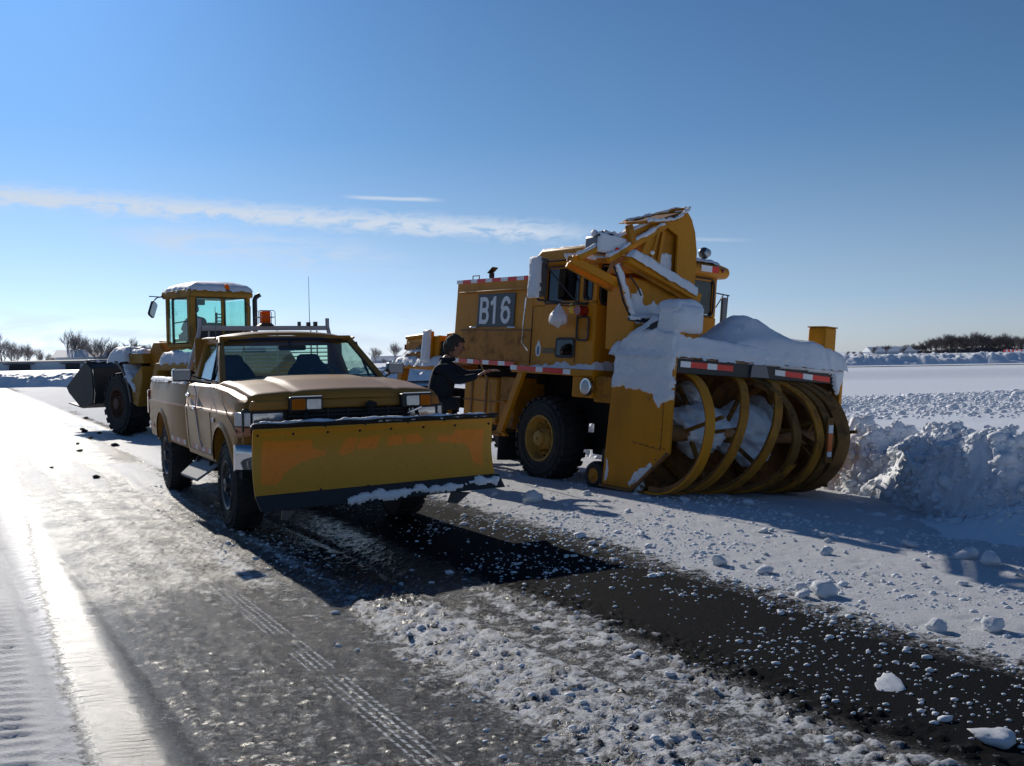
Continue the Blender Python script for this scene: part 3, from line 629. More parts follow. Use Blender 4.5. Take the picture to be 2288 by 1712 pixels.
for px,d,wd,lab in ((2010,420,6,'low snow roofed house on the horizon right of the blower'),(1990,400,9,'long snow covered roof beside the bare trees on the right horizon'),(855,430,4,'dark low house on the horizon between pickup and blower'),(893,425,2.5,'tiny pale house on the horizon just left of the blower')):
    b1=empty('house',((px-1144)/F_PX*d,d,-1.2),(0,0,R(5)),label=lab,cat='house')
    MB().box((-wd,-4,-1),(wd,4,2.4)).build('wall',FBL,b1); MB().prism([(-4.6,2.3),(4.6,2.3),(0,4.2)],'x',-wd-.5,wd+.5).build('roof',FRO,b1)
for i in range(6):
    x=(2248+i*9-1144)/F_PX*250; e=empty('barricade',(x,250,.1),(0,0,0)); tag(e,'tiny red and white barricade far off at the right edge of the field','barricade','red and white barricades on the far field')
    MB().box((-.42,-.1,.5),(.0,.1,1.1)).build('red_board',TR_,e); MB().box((.0,-.1,.5),(.42,.1,1.1)).build('white_board',TW_,e); MB().box((-.4,-.05,0),(-.3,.05,.5)).build('leg',GREY,e); MB().box((.3,-.05,0),(.4,.05,.5)).build('leg',GREY,e)
# ------------------------------------------------------------------ wheels
def wheel(parent,x,y,z,r,w_,rim_r,tyre_mat,rim_mat,side=-1,blocks=28,lug=.018,dish=.06,name='wheel',hub=None,nuts=8,hubr=.28):
    """wheel whose outer face lies at y, body of the tyre towards -side"""
    e=empty(name,(x,y,z)); e.parent=parent
    s=-side   # inward direction
    mb=MB(); sh=r*.07
    prof=[(rim_r,s*.015),(rim_r+.02,s*.0),(rim_r+(r-rim_r)*.5,-s*.008),(r-sh,s*.012),(r-sh*.3,s*.04),(r-.004,s*w_*.22),(r,s*w_*.5),(r-.004,s*w_*.78),(r-sh*.3,s*(w_-.04)),(r-sh,s*(w_-.012)),(rim_r+.02,s*w_),(rim_r,s*(w_-.015))]
    mb.lathe(prof,48,'y',closed=True)
    for i in range(blocks):
        for j,(y0,y1,ph) in enumerate(((.0,.40,0),(.60,1.0,.5))):
            a=2*math.pi*(i+ph)/blocks; da=2*math.pi/blocks*.30
            vs=[]
            for rr_ in (r-.01,r+lug):
                for (yy,aa) in ((y0,-da),(y1,-da*.2),(y1,da*1.3),(y0,da)):
                    q=a+aa; ri=rr_-(sh*.55 if (yy in (0,1.0)) else 0)
                    vs.append((ri*math.cos(q),s*w_*yy,ri*math.sin(q)))
            mb.poly3(vs,[(0,1,2,3),(7,6,5,4),(0,4,5,1),(1,5,6,2),(2,6,7,3),(3,7,4,0)])
    for q in (.33,.62): mb.lathe([(rim_r+(r-rim_r)*q,-s*.010),(rim_r+(r-rim_r)*(q+.05),-s*.014),(rim_r+(r-rim_r)*(q+.1),-s*.009)],48,'y',caps=False)
    mb.build('tyre',tyre_mat,e,smooth=30)
    rm=MB(); rm.lathe([(rim_r+.012,s*.004),(rim_r+.006,-s*.008),(rim_r-.015,s*.0),(rim_r-.035,s*dish*.5),(rim_r-.06,s*dish),(rim_r*.55,s*dish*1.15),(rim_r*.5,s*dish*.7),(hubr*rim_r*1.25,s*dish*.5),(hubr*rim_r,s*dish*.3),(hubr*rim_r*.9,-s*.02),(.012,-s*.03)],36,'y',caps=False)
    rm.lathe([(rim_r+.01,s*dish),(rim_r+.01,s*(w_-.02)),(rim_r-.03,s*(w_-.02)),(rim_r-.03,s*dish)],36,'y',closed=True)
    rm.build('rim',rim_mat,e,smooth=30)
    nb=MB()
    for i in range(nuts):
        a=2*math.pi*i/nuts; q=rim_r*.62; nb.lathe([(.015,s*(dish*1.1)),(.015,s*(dish*.45)),(.006,s*dish*.4)],6,'y',(q*math.cos(a),0,q*math.sin(a)))
    for i in range(nuts): # hand holes
        a=2*math.pi*(i+.5)/nuts; q=rim_r*.78; nb.lathe([(rim_r*.07,s*dish*1.0),(rim_r*.07,s*dish*.93),(.004,s*dish*.93)],8,'y',(q*math.cos(a),0,q*math.sin(a)),mi=1)
    nb.build('wheel_nut',[rim_mat,DARK],e)
    return e
def tape(parent,a,b,h,n,first='w',t=.004,nrm=(0,-1,0),mats=None,name=('tape_red','tape_white'),up=(0,0,1),ratio=.55):
    """row of red and white reflective segments from a to b, each a piece of its own"""
    a,b=Vector(a),Vector(b); nrm=Vector(nrm); up=Vector(up); mw,mr=mats or (TW_,TR_)
    ws=[(ratio if (i%2==0)==(first=='w') else 1.0) for i in range(n)]; tot=sum(ws); c0=0
    for i,w_ in enumerate(ws):
        wh=(i%2==0)==(first=='w'); p=a.lerp(b,c0/tot); q=a.lerp(b,(c0+w_)/tot); c0+=w_; q=q-(q-p).normalized()*.002
        vs=[p-up*h/2,q-up*h/2,q+up*h/2,p+up*h/2]; vs=vs+[v+nrm*t for v in vs]
        MB().poly3(vs,[(3,2,1,0),(4,5,6,7),(0,1,5,4),(1,2,6,5),(2,3,7,6),(3,0,4,7)]).build('white_tape' if wh else 'red_tape',mw if wh else mr,parent)
def pane(name,pts,mt,parent,th=.006):
    P3=[Vector(p) for p in pts]; n=(P3[1]-P3[0]).cross(P3[2]-P3[0]).normalized()*th
    k=len(P3); return MB().poly3(P3+[p+n for p in P3],[tuple(range(k))[::-1],tuple(range(k,2*k))]+[(i,(i+1)%k,k+(i+1)%k,k+i) for i in range(k)]).build(name,mt,parent)
def rrect(x0,x1,z0,z1,r,n=4):
    out=[]
    for cx,cz,a0 in ((x1-r,z1-r,0),(x0+r,z1-r,90),(x0+r,z0+r,180),(x1-r,z0+r,270)):
        for i in range(n+1):
            a=R(a0+90*i/n); out.append((cx+r*math.cos(a),cz+r*math.sin(a)))
    return out
def frame(mb,pts2,axis,d,th,wd,mi=0):
    """a closed tube gasket following pts2 in the plane axis=d"""
    def mk(p): return {'x':(d,p[0],p[1]),'y':(p[0],d,p[1])}[axis]
    q=[mk(p) for p in pts2]; q=q+[q[0],q[1]]
    return mb.tube(q,th,6,mi=mi,caps=False)
# ------------------------------------------------------------------ the pickup
TRK=empty('pickup_truck',(-1.7826,9.5797,0),(0,0,R(-62.87)),label='tan brown pickup with a yellow snow plow blade and amber roof beacon',cat='pickup truck')
def side(z):  # half width of the body at height z
    return float(np.interp(z,[.55,.62,.75,.92,1.015,1.035,1.06,1.2,1.27,1.31],[.89,.905,.922,.932,.937,.94,.922,.912,.89,.84]))
def ztop(x): return float(np.interp(x,[-4.6,-1.9,-.45,.2,.78,.86],[1.30,1.285,1.285,1.25,1.185,1.14]))
def bsec(x,zb,inset=0,tz=None):
    zt=tz or ztop(x); zs=[zb,zb+.06,.75,.92,1.015,1.035,1.06,zt-.08,zt-.025,zt]
    hw=[side(z)-inset for z in zs]; hw[-3]=side(1.19)-inset; hw[-2]=side(1.25)-inset-.005; hw[-1]=.85-inset
    L=[(x,-h,z) for h,z in zip(hw,zs)]; return L+[(x,h,z) for h,z in list(zip(hw,zs))[::-1]]
xs=[-1.735,-1.5,-.9,-.45,-.1,.2,.5,.66,.72,.745]
ins=[0,0,0,0,0,0,.004,.018,.05,.10]
mb=MB().loft([bsec(x,.57 if x<.55 else .80,i) for x,i in zip(xs,ins)])
hull=mb.build('body',TAN,TRK)
def cyl(x,z,r,y0,y1): return MB().lathe([(r,y0),(r,y1)],40,'y',(x,0,z)).build('c',DARK)
cut(hull,[cyl(.06,.47,.455,-1.2,-.55),cyl(.06,.47,.455,.55,1.2),MB().box((-1.70,-.84,.72),(-.62,.84,1.6)).build('c',DARK),MB().box((-.3,-.70,.60),(.74,.70,1.45)).build('c',DARK)])
hull.modifiers.new('b','BEVEL').width=.006
MB().box((-1.4,-.86,.50),(.55,.86,.60)).build('floor_pan',DARK,TRK)
MB().box((-4.3,-.42,.42),(.8,-.30,.58)).box((-4.3,.30,.42),(.8,.42,.58)).box((-.1,-.75,.33),(.1,.75,.47)).box((-3.48,-.75,.33),(-3.28,.75,.47)).box((-1.2,-.3,.35),(-.2,.3,.6)).box((.1,-.55,.5),(.6,.55,1.0)).build('chassis',DARK,TRK,bev=.01)
# door shut lines as dark recessed gaskets
ln=MB()
def sideline(pts,r=.004):
    ln.tube([(x,-side(z)-.001,z) for x,z in pts],r,4)
sideline([(-1.63,1.28),(-1.63,1.2),(-1.63,1.06),(-1.63,1.03),(-1.62,.9),(-1.62,.75),(-1.62,.62)]); sideline([(-.40,1.27),(-.40,1.06),(-.40,1.03),(-.40,.9),(-.42,.75),(-.50,.63)]); sideline([(-1.62,.62),(-.5,.62)])
ln.build('door_gap',BLK,TRK)
# wheel-arch flares
for x0 in (.06,-3.38):
    for sg in (-1,1):
        f=MB()
        def fl(u,v,x0=x0,sg=sg):
            a=R(14+152*u); rr_=.448+.05*v; z=.47+rr_*math.sin(a); x=x0+rr_*math.cos(a)
            y=side(min(max(z,.56),1.1))+.020*math.cos(v*math.pi/2)-.003*v
            return (x,sg*y,z)
        f.grid(fl,30,5); f.build('wheel_flare',TAN,TRK,solid=0,smooth=60)
# bed
bxs=[-4.48,-4.44,-4.2,-3.0,-1.80,-1.775]; bin_=[.05,.01,0,0,0,.01]
bed=MB().loft([bsec(x,.60,i,1.305) for x,i in zip(bxs,bin_)]).build('cargo_bed',TAN,TRK)
cut(bed,[cyl(-3.38,.47,.455,-1.2,-.5),cyl(-3.38,.47,.455,.5,1.2),MB().box((-4.40,-.76,.78),(-1.84,.76,1.6)).build('c',DARK)])
bed.modifiers.new('b','BEVEL').width=.008
MB().box((-4.7,-.80,.50),(-4.50,.80,.66)).build('rear_bumper',BLK,TRK,bev=.02)
MB().prism(rrect(-.935,-.80,.86,1.16,.02),'x',-4.49,-4.43).build('tail_lamp',REDL,TRK)
# hood
def hz(x,y):
    z=ztop(x)+.028+.035*(1-(y/.84)**2); ay=abs(y)
    z+=.016*(1-float(ss(np.array(ay),.40,.50)))*float(ss(np.array(-x),-.75,-.2)) + .010*math.exp(-(ay/.05)**2)*0
    z-=.010*math.exp(-((ay-.46)/.03)**2)
    z-=max(0,(x-.74)/.10)**2*.05 if x>.74 else 0
    z-=.09*max(0,(ay-.76)/.08)**2*.25
    return z
MB().grid(lambda u,v:(-.42+1.255*u-.035*abs(2*v-1)**3*u,-.835+1.67*v,hz(-.42+1.255*u,-.835+1.67*v)),26,41).build('hood',TAN,TRK,solid=.012,smooth=60)
MB().prism([(-.85,1.085),(.85,1.085),(.83,1.165),(-.83,1.165)],'x',.76,.83).build('hood_lip',TAN,TRK,bev=.015)
MB().prism([(-.90,.80),(.90,.80),(.90,.90),(-.90,.90)],'x',.735,.775).build('lower_valance',TAN,TRK,bev=.015)
# cowl, wipers
MB().box((-.60,-.78,1.25),(-.42,.78,1.285)).build('cowl',BLK,TRK,bev=.01)
for a,b in (((-.52,-.35,1.30),(-.60,-.02,1.33)),((-.52,.25,1.30),(-.60,.62,1.34)),):
    MB().tube([a,b],.008,6).tube([Vector(b)+Vector((.0,-.3,-.0)),Vector(b)+Vector((0,.12,.0))],.006,5).build('wiper',BLK,TRK)
# greenhouse
A0=(-.47,.80,1.27);A1=(-1.20,.665,1.725);B0=(-1.70,.83,1.27);B1=(-1.78,.67,1.735)
for sg in (-1,1):
    q=lambda p:(p[0],sg*p[1],p[2])
    MB().bar(q(A0),q(A1),.055,.06,up=(0,sg,.3)).build('windshield_pillar',TAN,TRK,bev=.012)
    def rp(x,y,z): return (x,sg*(y-.30*(z-1.27)),z)
    MB().poly3([rp(-1.84,.84,1.27),rp(-1.62,.84,1.27),rp(-1.71,.84,1.735),rp(-1.86,.84,1.735),rp(-1.84,.79,1.27),rp(-1.62,.79,1.27),rp(-1.71,.79,1.735),rp(-1.86,.79,1.735)],[(0,1,2,3),(7,6,5,4),(0,4,5,1),(1,5,6,2),(2,6,7,3),(3,7,4,0)]).build('rear_pillar',TAN,TRK,bev=.01)
    MB().bar(q((-.60,.815,1.285)),q((-1.70,.83,1.285)),.03,.04).bar(q((-1.16,.69,1.70)),q((-1.74,.69,1.70)),.03,.045).build('window_frame',TAN,TRK,bev=.008)
    MB().bar(q((-.62,.80,1.29)),q((-1.17,.685,1.69)),.02,.03).bar(q((-.92,.815,1.28)),q((-1.05,.70,1.68)),.018,.022).bar(q((-.62,.822,1.31)),q((-1.66,.835,1.31)),.01,.014).build('window_seal',BLK,TRK)
    pane('side_window',[q((-.62,.80,1.30)),q((-1.63,.81,1.30)),q((-1.71,.685,1.69)),q((-1.15,.675,1.69))],GL,TRK)
MB().grid(lambda u,v:(-1.17-.70*u,-.70+1.40*v,1.735+.062*(1-abs(2*v-1)**2.6)-.05*(abs(2*v-1)**14)-.022*(1-math.sin(math.pi*min(1,u*4+.0)/2))+.012*math.sin(math.pi*u)),16,33).build('roof',TAN,TRK,solid=.02,smooth=60)
MB().bar((-1.165,-.68,1.735),(-1.165,.68,1.735),.05,.035).build('roof_front_edge',TAN,TRK,bev=.012)
MB().tube([(-1.17,-.72,1.728),(-1.5,-.73,1.735),(-1.85,-.72,1.735)],.014,6).tube([(-1.17,.72,1.728),(-1.5,.73,1.735),(-1.85,.72,1.735)],.014,6).build('rain_gutter',TAN,TRK)
def wsp(u,v): # windshield
    y0=-.775+1.55*u; t=v; y=y0*(1-t*.165); x=-.50-.70*t+.06*(1-(2*u-1)**2); z=1.285+.43*t+.0
    return (x,y,z)
MB().grid(wsp,14,8).build('windshield',GL,TRK,smooth=60)
sb=MB(); ed=[wsp(i/13,0) for i in range(14)]+[wsp(1,j/7) for j in range(1,8)]+[wsp(1-i/13,1) for i in range(1,14)]+[wsp(0,1-j/7) for j in range(1,8)]
sb.tube([Vector(p)+Vector((.008,0,.006)) for p in ed],.017,6,caps=False).build('windshield_seal',mat('dark_trim',(.025,.027,.06),.4),TRK)
MB().box((-1.86,-.80,.70),(-1.83,.80,1.34)).box((-1.86,-.80,1.66),(-1.83,.80,1.75)).box((-1.86,-.80,1.34),(-1.83,-.64,1.66)).box((-1.86,.64,1.34),(-1.83,.80,1.66)).build('cab_back',TAN,TRK)
pane('rear_window',[(-1.85,-.64,1.34),(-1.85,.64,1.34),(-1.85,.64,1.66),(-1.85,-.64,1.66)],GL,TRK)
# interior
MB().prism([(-.60,1.285),(-.62,1.30),(-.90,1.27),(-.96,1.16),(-.80,.9),(-.6,.9)],'y',-.76,.76).build('dashboard',DASH,TRK,bev=.02)
for y0 in (-.49,.34):
    m_=MB().loft([[( -1.45+.02*math.cos(a)*1+(z-1.2)*-.25,y0+w_*math.cos(a),z+.0*math.sin(a)) if False else (-1.46-(z-1.0)*.22+.055*math.sin(a),y0+w_*math.cos(a),z) for a in [2*math.pi*k/16 for k in range(16)]] for z,w_ in ((.9,.27),(1.2,.27),(1.36,.24),(1.44,.19),(1.50,.135),(1.545,.12),(1.565,.08))])
    m_.build('seat_back',SEAT,TRK,smooth=60)
MB().box((-1.62,-.78,.80),(-1.0,.78,1.0)).build('bench',SEAT,TRK,bev=.04)
t_=MB(); t_.tube([(-1.02+.17*math.cos(a)*-.35,.36+.19*math.sin(a),1.27+.19*math.cos(a)*.9) for a in [2*math.pi*k/20 for k in range(21)]],.014,6,caps=False).bar((-1.02,.36,1.27),(-.85,.36,1.2),.05,.05).bar((-1.02,.18,1.27),(-1.02,.54,1.27),.03,.012).build('steering_wheel',DASH,TRK)
MB().prism(rrect(-.125,.155,1.598,1.652,.02),'x',-1.02,-1.0).bar((-1.01,.0,1.64),(-1.07,.0,1.70),.02,.02).build('inside_mirror',DASH,TRK)
# headache rack: posts, bars, top rail
for sg in (-1,1): MB().tube([(-1.95,sg*.86,1.30),(-1.98,sg*.84,1.42),(-2.04,sg*.72,1.80),(-2.05,sg*.705,1.88),(-2.05,sg*.705,1.97)],.022,8).build('rack_post',GALV,TRK)
MB().box((-2.08,-.69,1.835),(-2.03,.69,1.885)).build('rack_top_rail',GALV,TRK,bev=.004)
for i in range(9): MB().bar((-2.0,-.80+.01*i,1.36+i*.045),(-2.0,.80-.01*i,1.36+i*.045),.012,.014).build('rack_bar',GALV,TRK)
for y in (-.62,-.25,.12,.5,.57): MB().bar((-2.01,y,1.32),(-2.01,y,1.83),.014,.012).build('rack_upright',GALV,TRK)
MB().box((-2.05,.36,1.885),(-2.01,.39,1.93)).box((-2.05,.46,1.885),(-2.01,.50,1.925)).box((-2.05,.54,1.885),(-2.01,.58,1.93)).build('rack_bracket',BLK,TRK)
bc=MB().prism([(-.052,1.915),(.052,1.915),(.047,2.045),(-.047,2.045)],'x',-2.10,-2.0).build('beacon_lens',AMB,TRK,bev=.008)
rb=MB()
for i in range(6): rb.box((-2.104,-.048+i*.0175,1.92),(-1.996,-.044+i*.0175,2.042))
rb.build('lens_rib',AMB,bc)
MB().prism([(-.085,1.885),(.085,1.885),(.05,1.915),(-.05,1.915)],'x',-2.12,-1.98).build('beacon_base',BLK,TRK)
cg=MB()
for x in (-2.13,-1.97): cg.tube([(x,-.09,1.89),(x,-.09,2.035),(x,-.075,2.052),(x,.075,2.052),(x,.09,2.035),(x,.09,1.89)],.004,5)
cg.tube([(-2.13,-.09,1.98),(-1.97,-.09,1.98),(-1.97,.09,1.98),(-2.13,.09,1.98),(-2.13,-.09,1.98)],.004,5); cg.build('beacon_cage',GREY,TRK)
MB().tube([(-2.05,.5,1.88),(-2.05,.5,1.90),(-2.05,.5,2.44)],[.012,.004,.0022],6).build('antenna',BLK,TRK)
MB().tube([(-.28,-.885,1.27),(-.30,-.885,2.0)],.0025,5).build('radio_antenna',GREY,TRK)
# mirrors
for sg,nm in ((-1,'wing_mirror'),(1,'wing_mirror')):
    mr=MB(); yc=1.14 if sg<0 else .985; yi=.84 if sg<0 else .80; zc=1.375 if sg<0 else 1.40
    mr.prism([(yy*sg,zz) for yy,zz in rrect(yc-.085,yc+.085,zc-.058,zc+.058,.022)],'x',-.70,-.61)
    h=mr.build(nm,mat('mirror_shell',(.16,.165,.18),.18,metal=.8,var=.3,scale=9),TRK,bev=.014); MB().bar((-.655,sg*(yc-.075),zc+.052),(-.655,sg*(yc+.075),zc+.052),.095,.02).build('mirror_top',CHR,h,bev=.006)  # dark shell with bright top: reflections of ground and sky put into the colours
    MB().tube([(-.64,sg*(yc-.05),zc-.05),(-.64,sg*(yi+.03),1.29)],.010,6).tube([(-.68,sg*(yc-.07),zc),(-.72,sg*yi,1.31)],.007,6).build('mirror_arm',BLK,h)
# front: grille, lamps, bumper
MB().box((.755,-.53,.93),(.79,.53,1.085)).build('grille_back',DARK,TRK)
for z in (.955,.99,1.025,1.06): MB().bar((.80,-.52,z),(.80,.52,z),.012,.010).build('grille_bar',BLK,TRK)
for y in (-.36,-.18,0,.18,.36): MB().bar((.803,y,.935),(.803,y,1.08),.012,.014).build('grille_post',BLK,TRK)
MB().prism(rrect(-.90,.90,.90,1.10,.02),'x',.745,.772).build('lamp_panel',BLK,TRK,bev=.005)
for sg in (-1,1):
    MB().prism([(sg*a,b) for a,b in rrect(.56,.82,.965,1.068,.014)],'x',.77,.80).build('headlight',LENS,TRK,bev=.010)
    MB().prism([(.64,sg*.935),(.79,sg*.88),(.80,sg*.835),(.74,sg*.835),(.62,sg*.925)],'z',.955,1.07).build('side_lamp',mat('clear_lens',(.45,.46,.47),.15,coat=.8,metal=.3),TRK,bev=.006)
    MB().prism([(.64,sg*.935),(.79,sg*.88),(.80,sg*.835),(.74,sg*.835),(.62,sg*.925)],'z',.868,.948).build('turn_signal',mat('amber_dark',(.42,.11,.015),.3,coat=.6),TRK,bev=.006)
bp_=[]
for y in np.linspace(-1,1,15):
    x=.90-.16*max(0,(abs(y)-.72)/.28)**2; yy=y*.955
    bp_.append([(x-.06,yy,.80),(x-.01,yy,.805),(x+.02,yy,.77),(x+.02,yy,.70),(x+.0,yy,.66),(x-.02,yy,.60),(x-.08,yy,.58)])
MB().loft(bp_).build('front_bumper',CHR,TRK,smooth=50)
MB().box((.70,-.80,.50),(.86,.80,.60)).build('valance',BLK,TRK,bev=.01)
for y0,flip in ((-.39,0),(.60,1)):
    lt=MB().prism(rrect(y0-.14,y0+.14,1.068,1.19,.014),'x',.80,.90).build('plow_headlight',BLK,TRK,bev=.008)
    a,b=((y0-.125,y0-.01),(y0+.0,y0+.125)) if not flip else ((y0+.03,y0+.125),(y0-.10,y0+.02))
    MB().prism(rrect(a[0],a[1],1.082,1.172,.01),'x',.895,.905).build('amber_lens',AMB,lt); MB().prism(rrect(b[0],b[1],1.082,1.172,.01),'x',.895,.908).build('lens',LENS,lt,bev=.004)
    MB().bar((.85,y0-.13,1.194),(.85,y0+.13,1.194),.10,.008).build('visor',CHR,lt); MB().tube([(.85,y0,1.07),(.92,y0+.0,.98),(.95,y0,.85)],.018,6).build('bracket',BLK,lt)
MB().tube([(.92,.50,1.02),(.95,.62,1.07)],.012,6).build('hydraulic_ram',CHR,TRK)
MB().tube([(.92,.17,.95),(.90,.17,1.14)],.022,8).box((.86,.10,.90),(.94,.24,1.02)).tube([(.9,.13,1.1),(.9,.22,1.1)],.03,8).build('plow_lift',DARK,TRK,bev=.004)
# handles, badge, step, mudflap, tape
MB().bar((-1.58,-.94,1.165),(-1.44,-.94,1.165),.03,.035).build('door_handle',CHR,TRK,bev=.01)
MB().bar((-1.16,-.955,1.04),(-1.04,-.955,1.045),.03,.03).build('door_lock',CHR,TRK,bev=.01); MB().tube([(-1.5,-.945,1.10),(-1.4,-.95,1.04),(-1.25,-.95,1.02),(-1.1,-.95,1.04)],.004,5).build('loose_cable',BLKR,TRK)
MB().prism(rrect(-.34,-.20,.945,.985,.008),'y',-.944,-.935).build('fender_badge',GREY,TRK,bev=.003)
MB().tube([(-.30,-.895,1.29),(.10,-.93,1.16),(.45,-.945,1.03),(.7,-.93,.90)],.005,5).build('loose_cable',BLKR,TRK)
MB().poly3([(-1.52,-.86,.52),(-.45,-.86,.54),(-.58,-1.04,.40),(-1.44,-1.04,.38),(-1.52,-.86,.50),(-.45,-.86,.52),(-.58,-1.035,.375),(-1.44,-1.035,.355)],[(0,1,2,3),(7,6,5,4),(0,4,5,1),(1,5,6,2),(2,6,7,3),(3,7,4,0)]).build('side_step',mat('dusty_plate',(.16,.17,.20),.7,var=.3,scale=12),TRK,bev=.006)
for x in (-1.35,-.7): MB().box((x,-.90,.46),(x+.05,-.5,.55)).build('step_bracket',DARK,TRK)
tape(TRK,(-2.80,-side(.66)-.0,.655),(-1.85,-side(.66),.655),.05,5,'w',mats=(TWF,TRF)); tape(TRK,(-1.50,-side(.66)-.0,.655),(-.50,-side(.66),.655),.05,6,'r',mats=(TWF,TRF))
tape(TRK,(-4.42,-side(.74),.735),(-4.02,-side(.74),.735),.05,2,'w',mats=(TWF,TRF))
DRIP=mat('washer_blue_stain',(.22,.27,.42),.4)
for y in (-.8,):
    MB().tube([(-1.15,-.938,1.27),(-1.12,-.925,1.18),(-1.10,-.944,1.035),(-1.06,-.936,.9),(-.98,-.93,.75),(-.93,-.915,.66)],.006,4).build('blue_stain',DRIP,TRK)
for x,sd,y in ((.04,-1,-.885),(.04,1,.885),(-3.38,-1,-.885),(-3.38,1,.885)):
    wheel(TRK,x,y,.40,.40,.25,.215,BLKR,mat('dark_rim',(.06,.06,.065),.45,metal=.5),side=sd,blocks=34,lug=.008,dish=.05,hubr=.3)
# the plow
PLW=MB()
yL,yR=-.935,1.175
def pcurve(v): # v 0 bottom .. 1 top
    z=.42+.545*v; x=1.20+.105*(1-v)**1.6*1.0-.03*math.sin(math.pi*v)+.045*v**3; return x,z
PX0,PX1=.045,-.035
NU,NV=220,64
uu,vv=np.meshgrid(np.linspace(0,1,NU),np.linspace(0,1,NV),indexing='ij')
zz=.42+.545*vv; xx=1.20+.105*(1-vv)**1.6-.03*np.sin(np.pi*vv)+.05*vv**3 + (.03-.06*uu)
yy=yL+(yR-yL)*uu + .004*np.sin(zz*9)
xx=xx+.004*(fbm(uu*9,vv*3,3,7)-.5)
def zq(x,y): # picture coordinates on the blade -> (u,v)
    tl,tr,bl,br=(680,930),(2065,862),(716,1322),(2098,1206)
    u=(x-tl[0])/(tr[0]-tl[0]); 
    for _ in range(3):
        yt=tl[1]+(tr[1]-tl[1])*u; yb=bl[1]+(br[1]-bl[1])*u; v=(y-yt)/(yb-yt); u=(x-(tl[0]+(bl[0]-tl[0])*v**2))/((tr[0]-tl[0]))
    return u,1-v
PP=[[(735,1000),(1000,990),(1005,1040),(1080,1050),(1075,1085),(950,1120),(870,1170),(830,1245),(740,1245)],[(1145,1062),(1190,980),(1255,978),(1238,1060),(1168,1075)],[(1265,980),(1388,962),(1362,1042),(1248,1052)],[(1425,968),(1520,960),(1525,1022),(1430,1030)],[(1530,960),(1600,950),(1650,985),(1620,1010),(1535,1015)],[(1718,972),(1820,960),(1832,935),(2020,925),(2020,1135),(1962,1125),(1932,1042),(1900,1010),(1730,1002)],[(700,955),(1400,905),(2040,872),(2040,882),(1400,922),(700,972)]]
msk=np.zeros(uu.shape)
U2=uu+.006*(fbm(uu*30,vv*8,3,3)-.5); V2=vv+.05*(fbm(uu*26+9,vv*8,3,4)-.5)
for q in PP:
    pl=[zq(*p) for p in q]; pl2=[(a*3.9,b) for a,b in pl]; d=pdist(U2*3.9,V2,pl2); msk=np.maximum(msk,ss(d,-.012,.02)*(.55 if q is PP[-1] else 1))
m,t,b=principled('plow_paint'); tc=nn(t,'ShaderNodeTexCoord'); at=nn(t,'ShaderNodeAttribute',attribute_name='orange')
n1=nn(t,'ShaderNodeTexNoise',inp={'Scale':5,'Detail':8,'Roughness':.65}); t.links.new(tc.outputs['Object'],n1.inputs['Vector'])
a1=nn(t,'ShaderNodeMix',data_type='RGBA'); t.links.new(n1.outputs[0],a1.inputs[0]); a1.inputs[6].default_value=(.56,.25,.010,1); a1.inputs[7].default_value=(.65,.305,.013,1)
a2=nn(t,'ShaderNodeMix',data_type='RGBA'); t.links.new(M(t,'MULTIPLY',at.outputs['Fac'],.85),a2.inputs[0]); t.links.new(a1.outputs[2],a2.inputs[6]); a2.inputs[7].default_value=(.98,.25,.004,1)
n2=nn(t,'ShaderNodeTexNoise',inp={'Scale':38,'Detail':6,'Roughness':.7}); t.links.new(tc.outputs['Object'],n2.inputs['Vector'])
a3=nn(t,'ShaderNodeMix',data_type='RGBA'); t.links.new(M(t,'MULTIPLY',sstep(t,n2.outputs[0],.56,.72),.55),a3.inputs[0]); t.links.new(a2.outputs[2],a3.inputs[6]); a3.inputs[7].default_value=(.16,.08,.02,1)
t.links.new(a3.outputs[2],b.inputs['Base Color']); b.inputs['Roughness'].default_value=.5
bpp=nn(t,'ShaderNodeBump',inp={'Strength':.15,'Distance':.01}); t.links.new(n2.outputs[0],bpp.inputs['Height']); t.links.new(bpp.outputs[0],b.inputs['Normal'])
plow=from_np('plow_blade',np.stack([xx,yy,zz],-1).reshape(-1,3),gridfaces(NU,NV),m,TRK,attrs={'orange':msk})
plow.modifiers.new('s','SOLIDIFY').thickness=.012; plow.modifiers['s'].offset=1
def pl(u,v,o=0):
    z=.42+.545*v; x=1.20+.105*(1-v)**1.6-.03*math.sin(math.pi*v)+.05*v**3+(.03-.06*u); return Vector((x+o,yL+(yR-yL)*u,z))
# cutting edge
ce=MB()
for (u0,u1) in ((0,1),):
    a0,a1_=pl(u0,0,.0),pl(u1,0,.0)
    ce.poly3([(a0.x+.012,yL-.005,.445),(a1_.x+.012,yR+.025,.475),(a1_.x+.07,yR+.055,.36),(a0.x+.055,yL+.03,.325),(a0.x-.01,yL-.005,.445),(a1_.x-.01,yR+.025,.475),(a1_.x+.045,yR+.055,.36),(a0.x+.03,yL+.03,.325)],[(0,1,2,3),(7,6,5,4),(0,4,5,1),(1,5,6,2),(2,6,7,3),(3,7,4,0)])
ce.build('cutting_edge',BLK,plow,bev=.003)
fl=MB().grid(lambda u,v:(pl(u,1).x-.01+.06*v,yL-.005+(yR-yL+.05)*u,.96+.045*math.sin(v*2.2)+.004*math.sin(u*40)),60,6); fl.build('rubber_flap',BLKR,plow,solid=.012,smooth=60)
for u in (.02,.155,.29,.42,.55,.69,.83,.985): MB().ball(pl(u,.90,.014),.011,8).build('bolt',BLK,plow)
for u in (.28,.44,.62,.78): MB().ball(pl(u,.985,.014),.008,8).build('bolt',BLK,plow)
for u in (.25,.44,.64,.81,.975): MB().ball(pl(u,.07,.014),.010,8).build('bolt',BLK,plow)
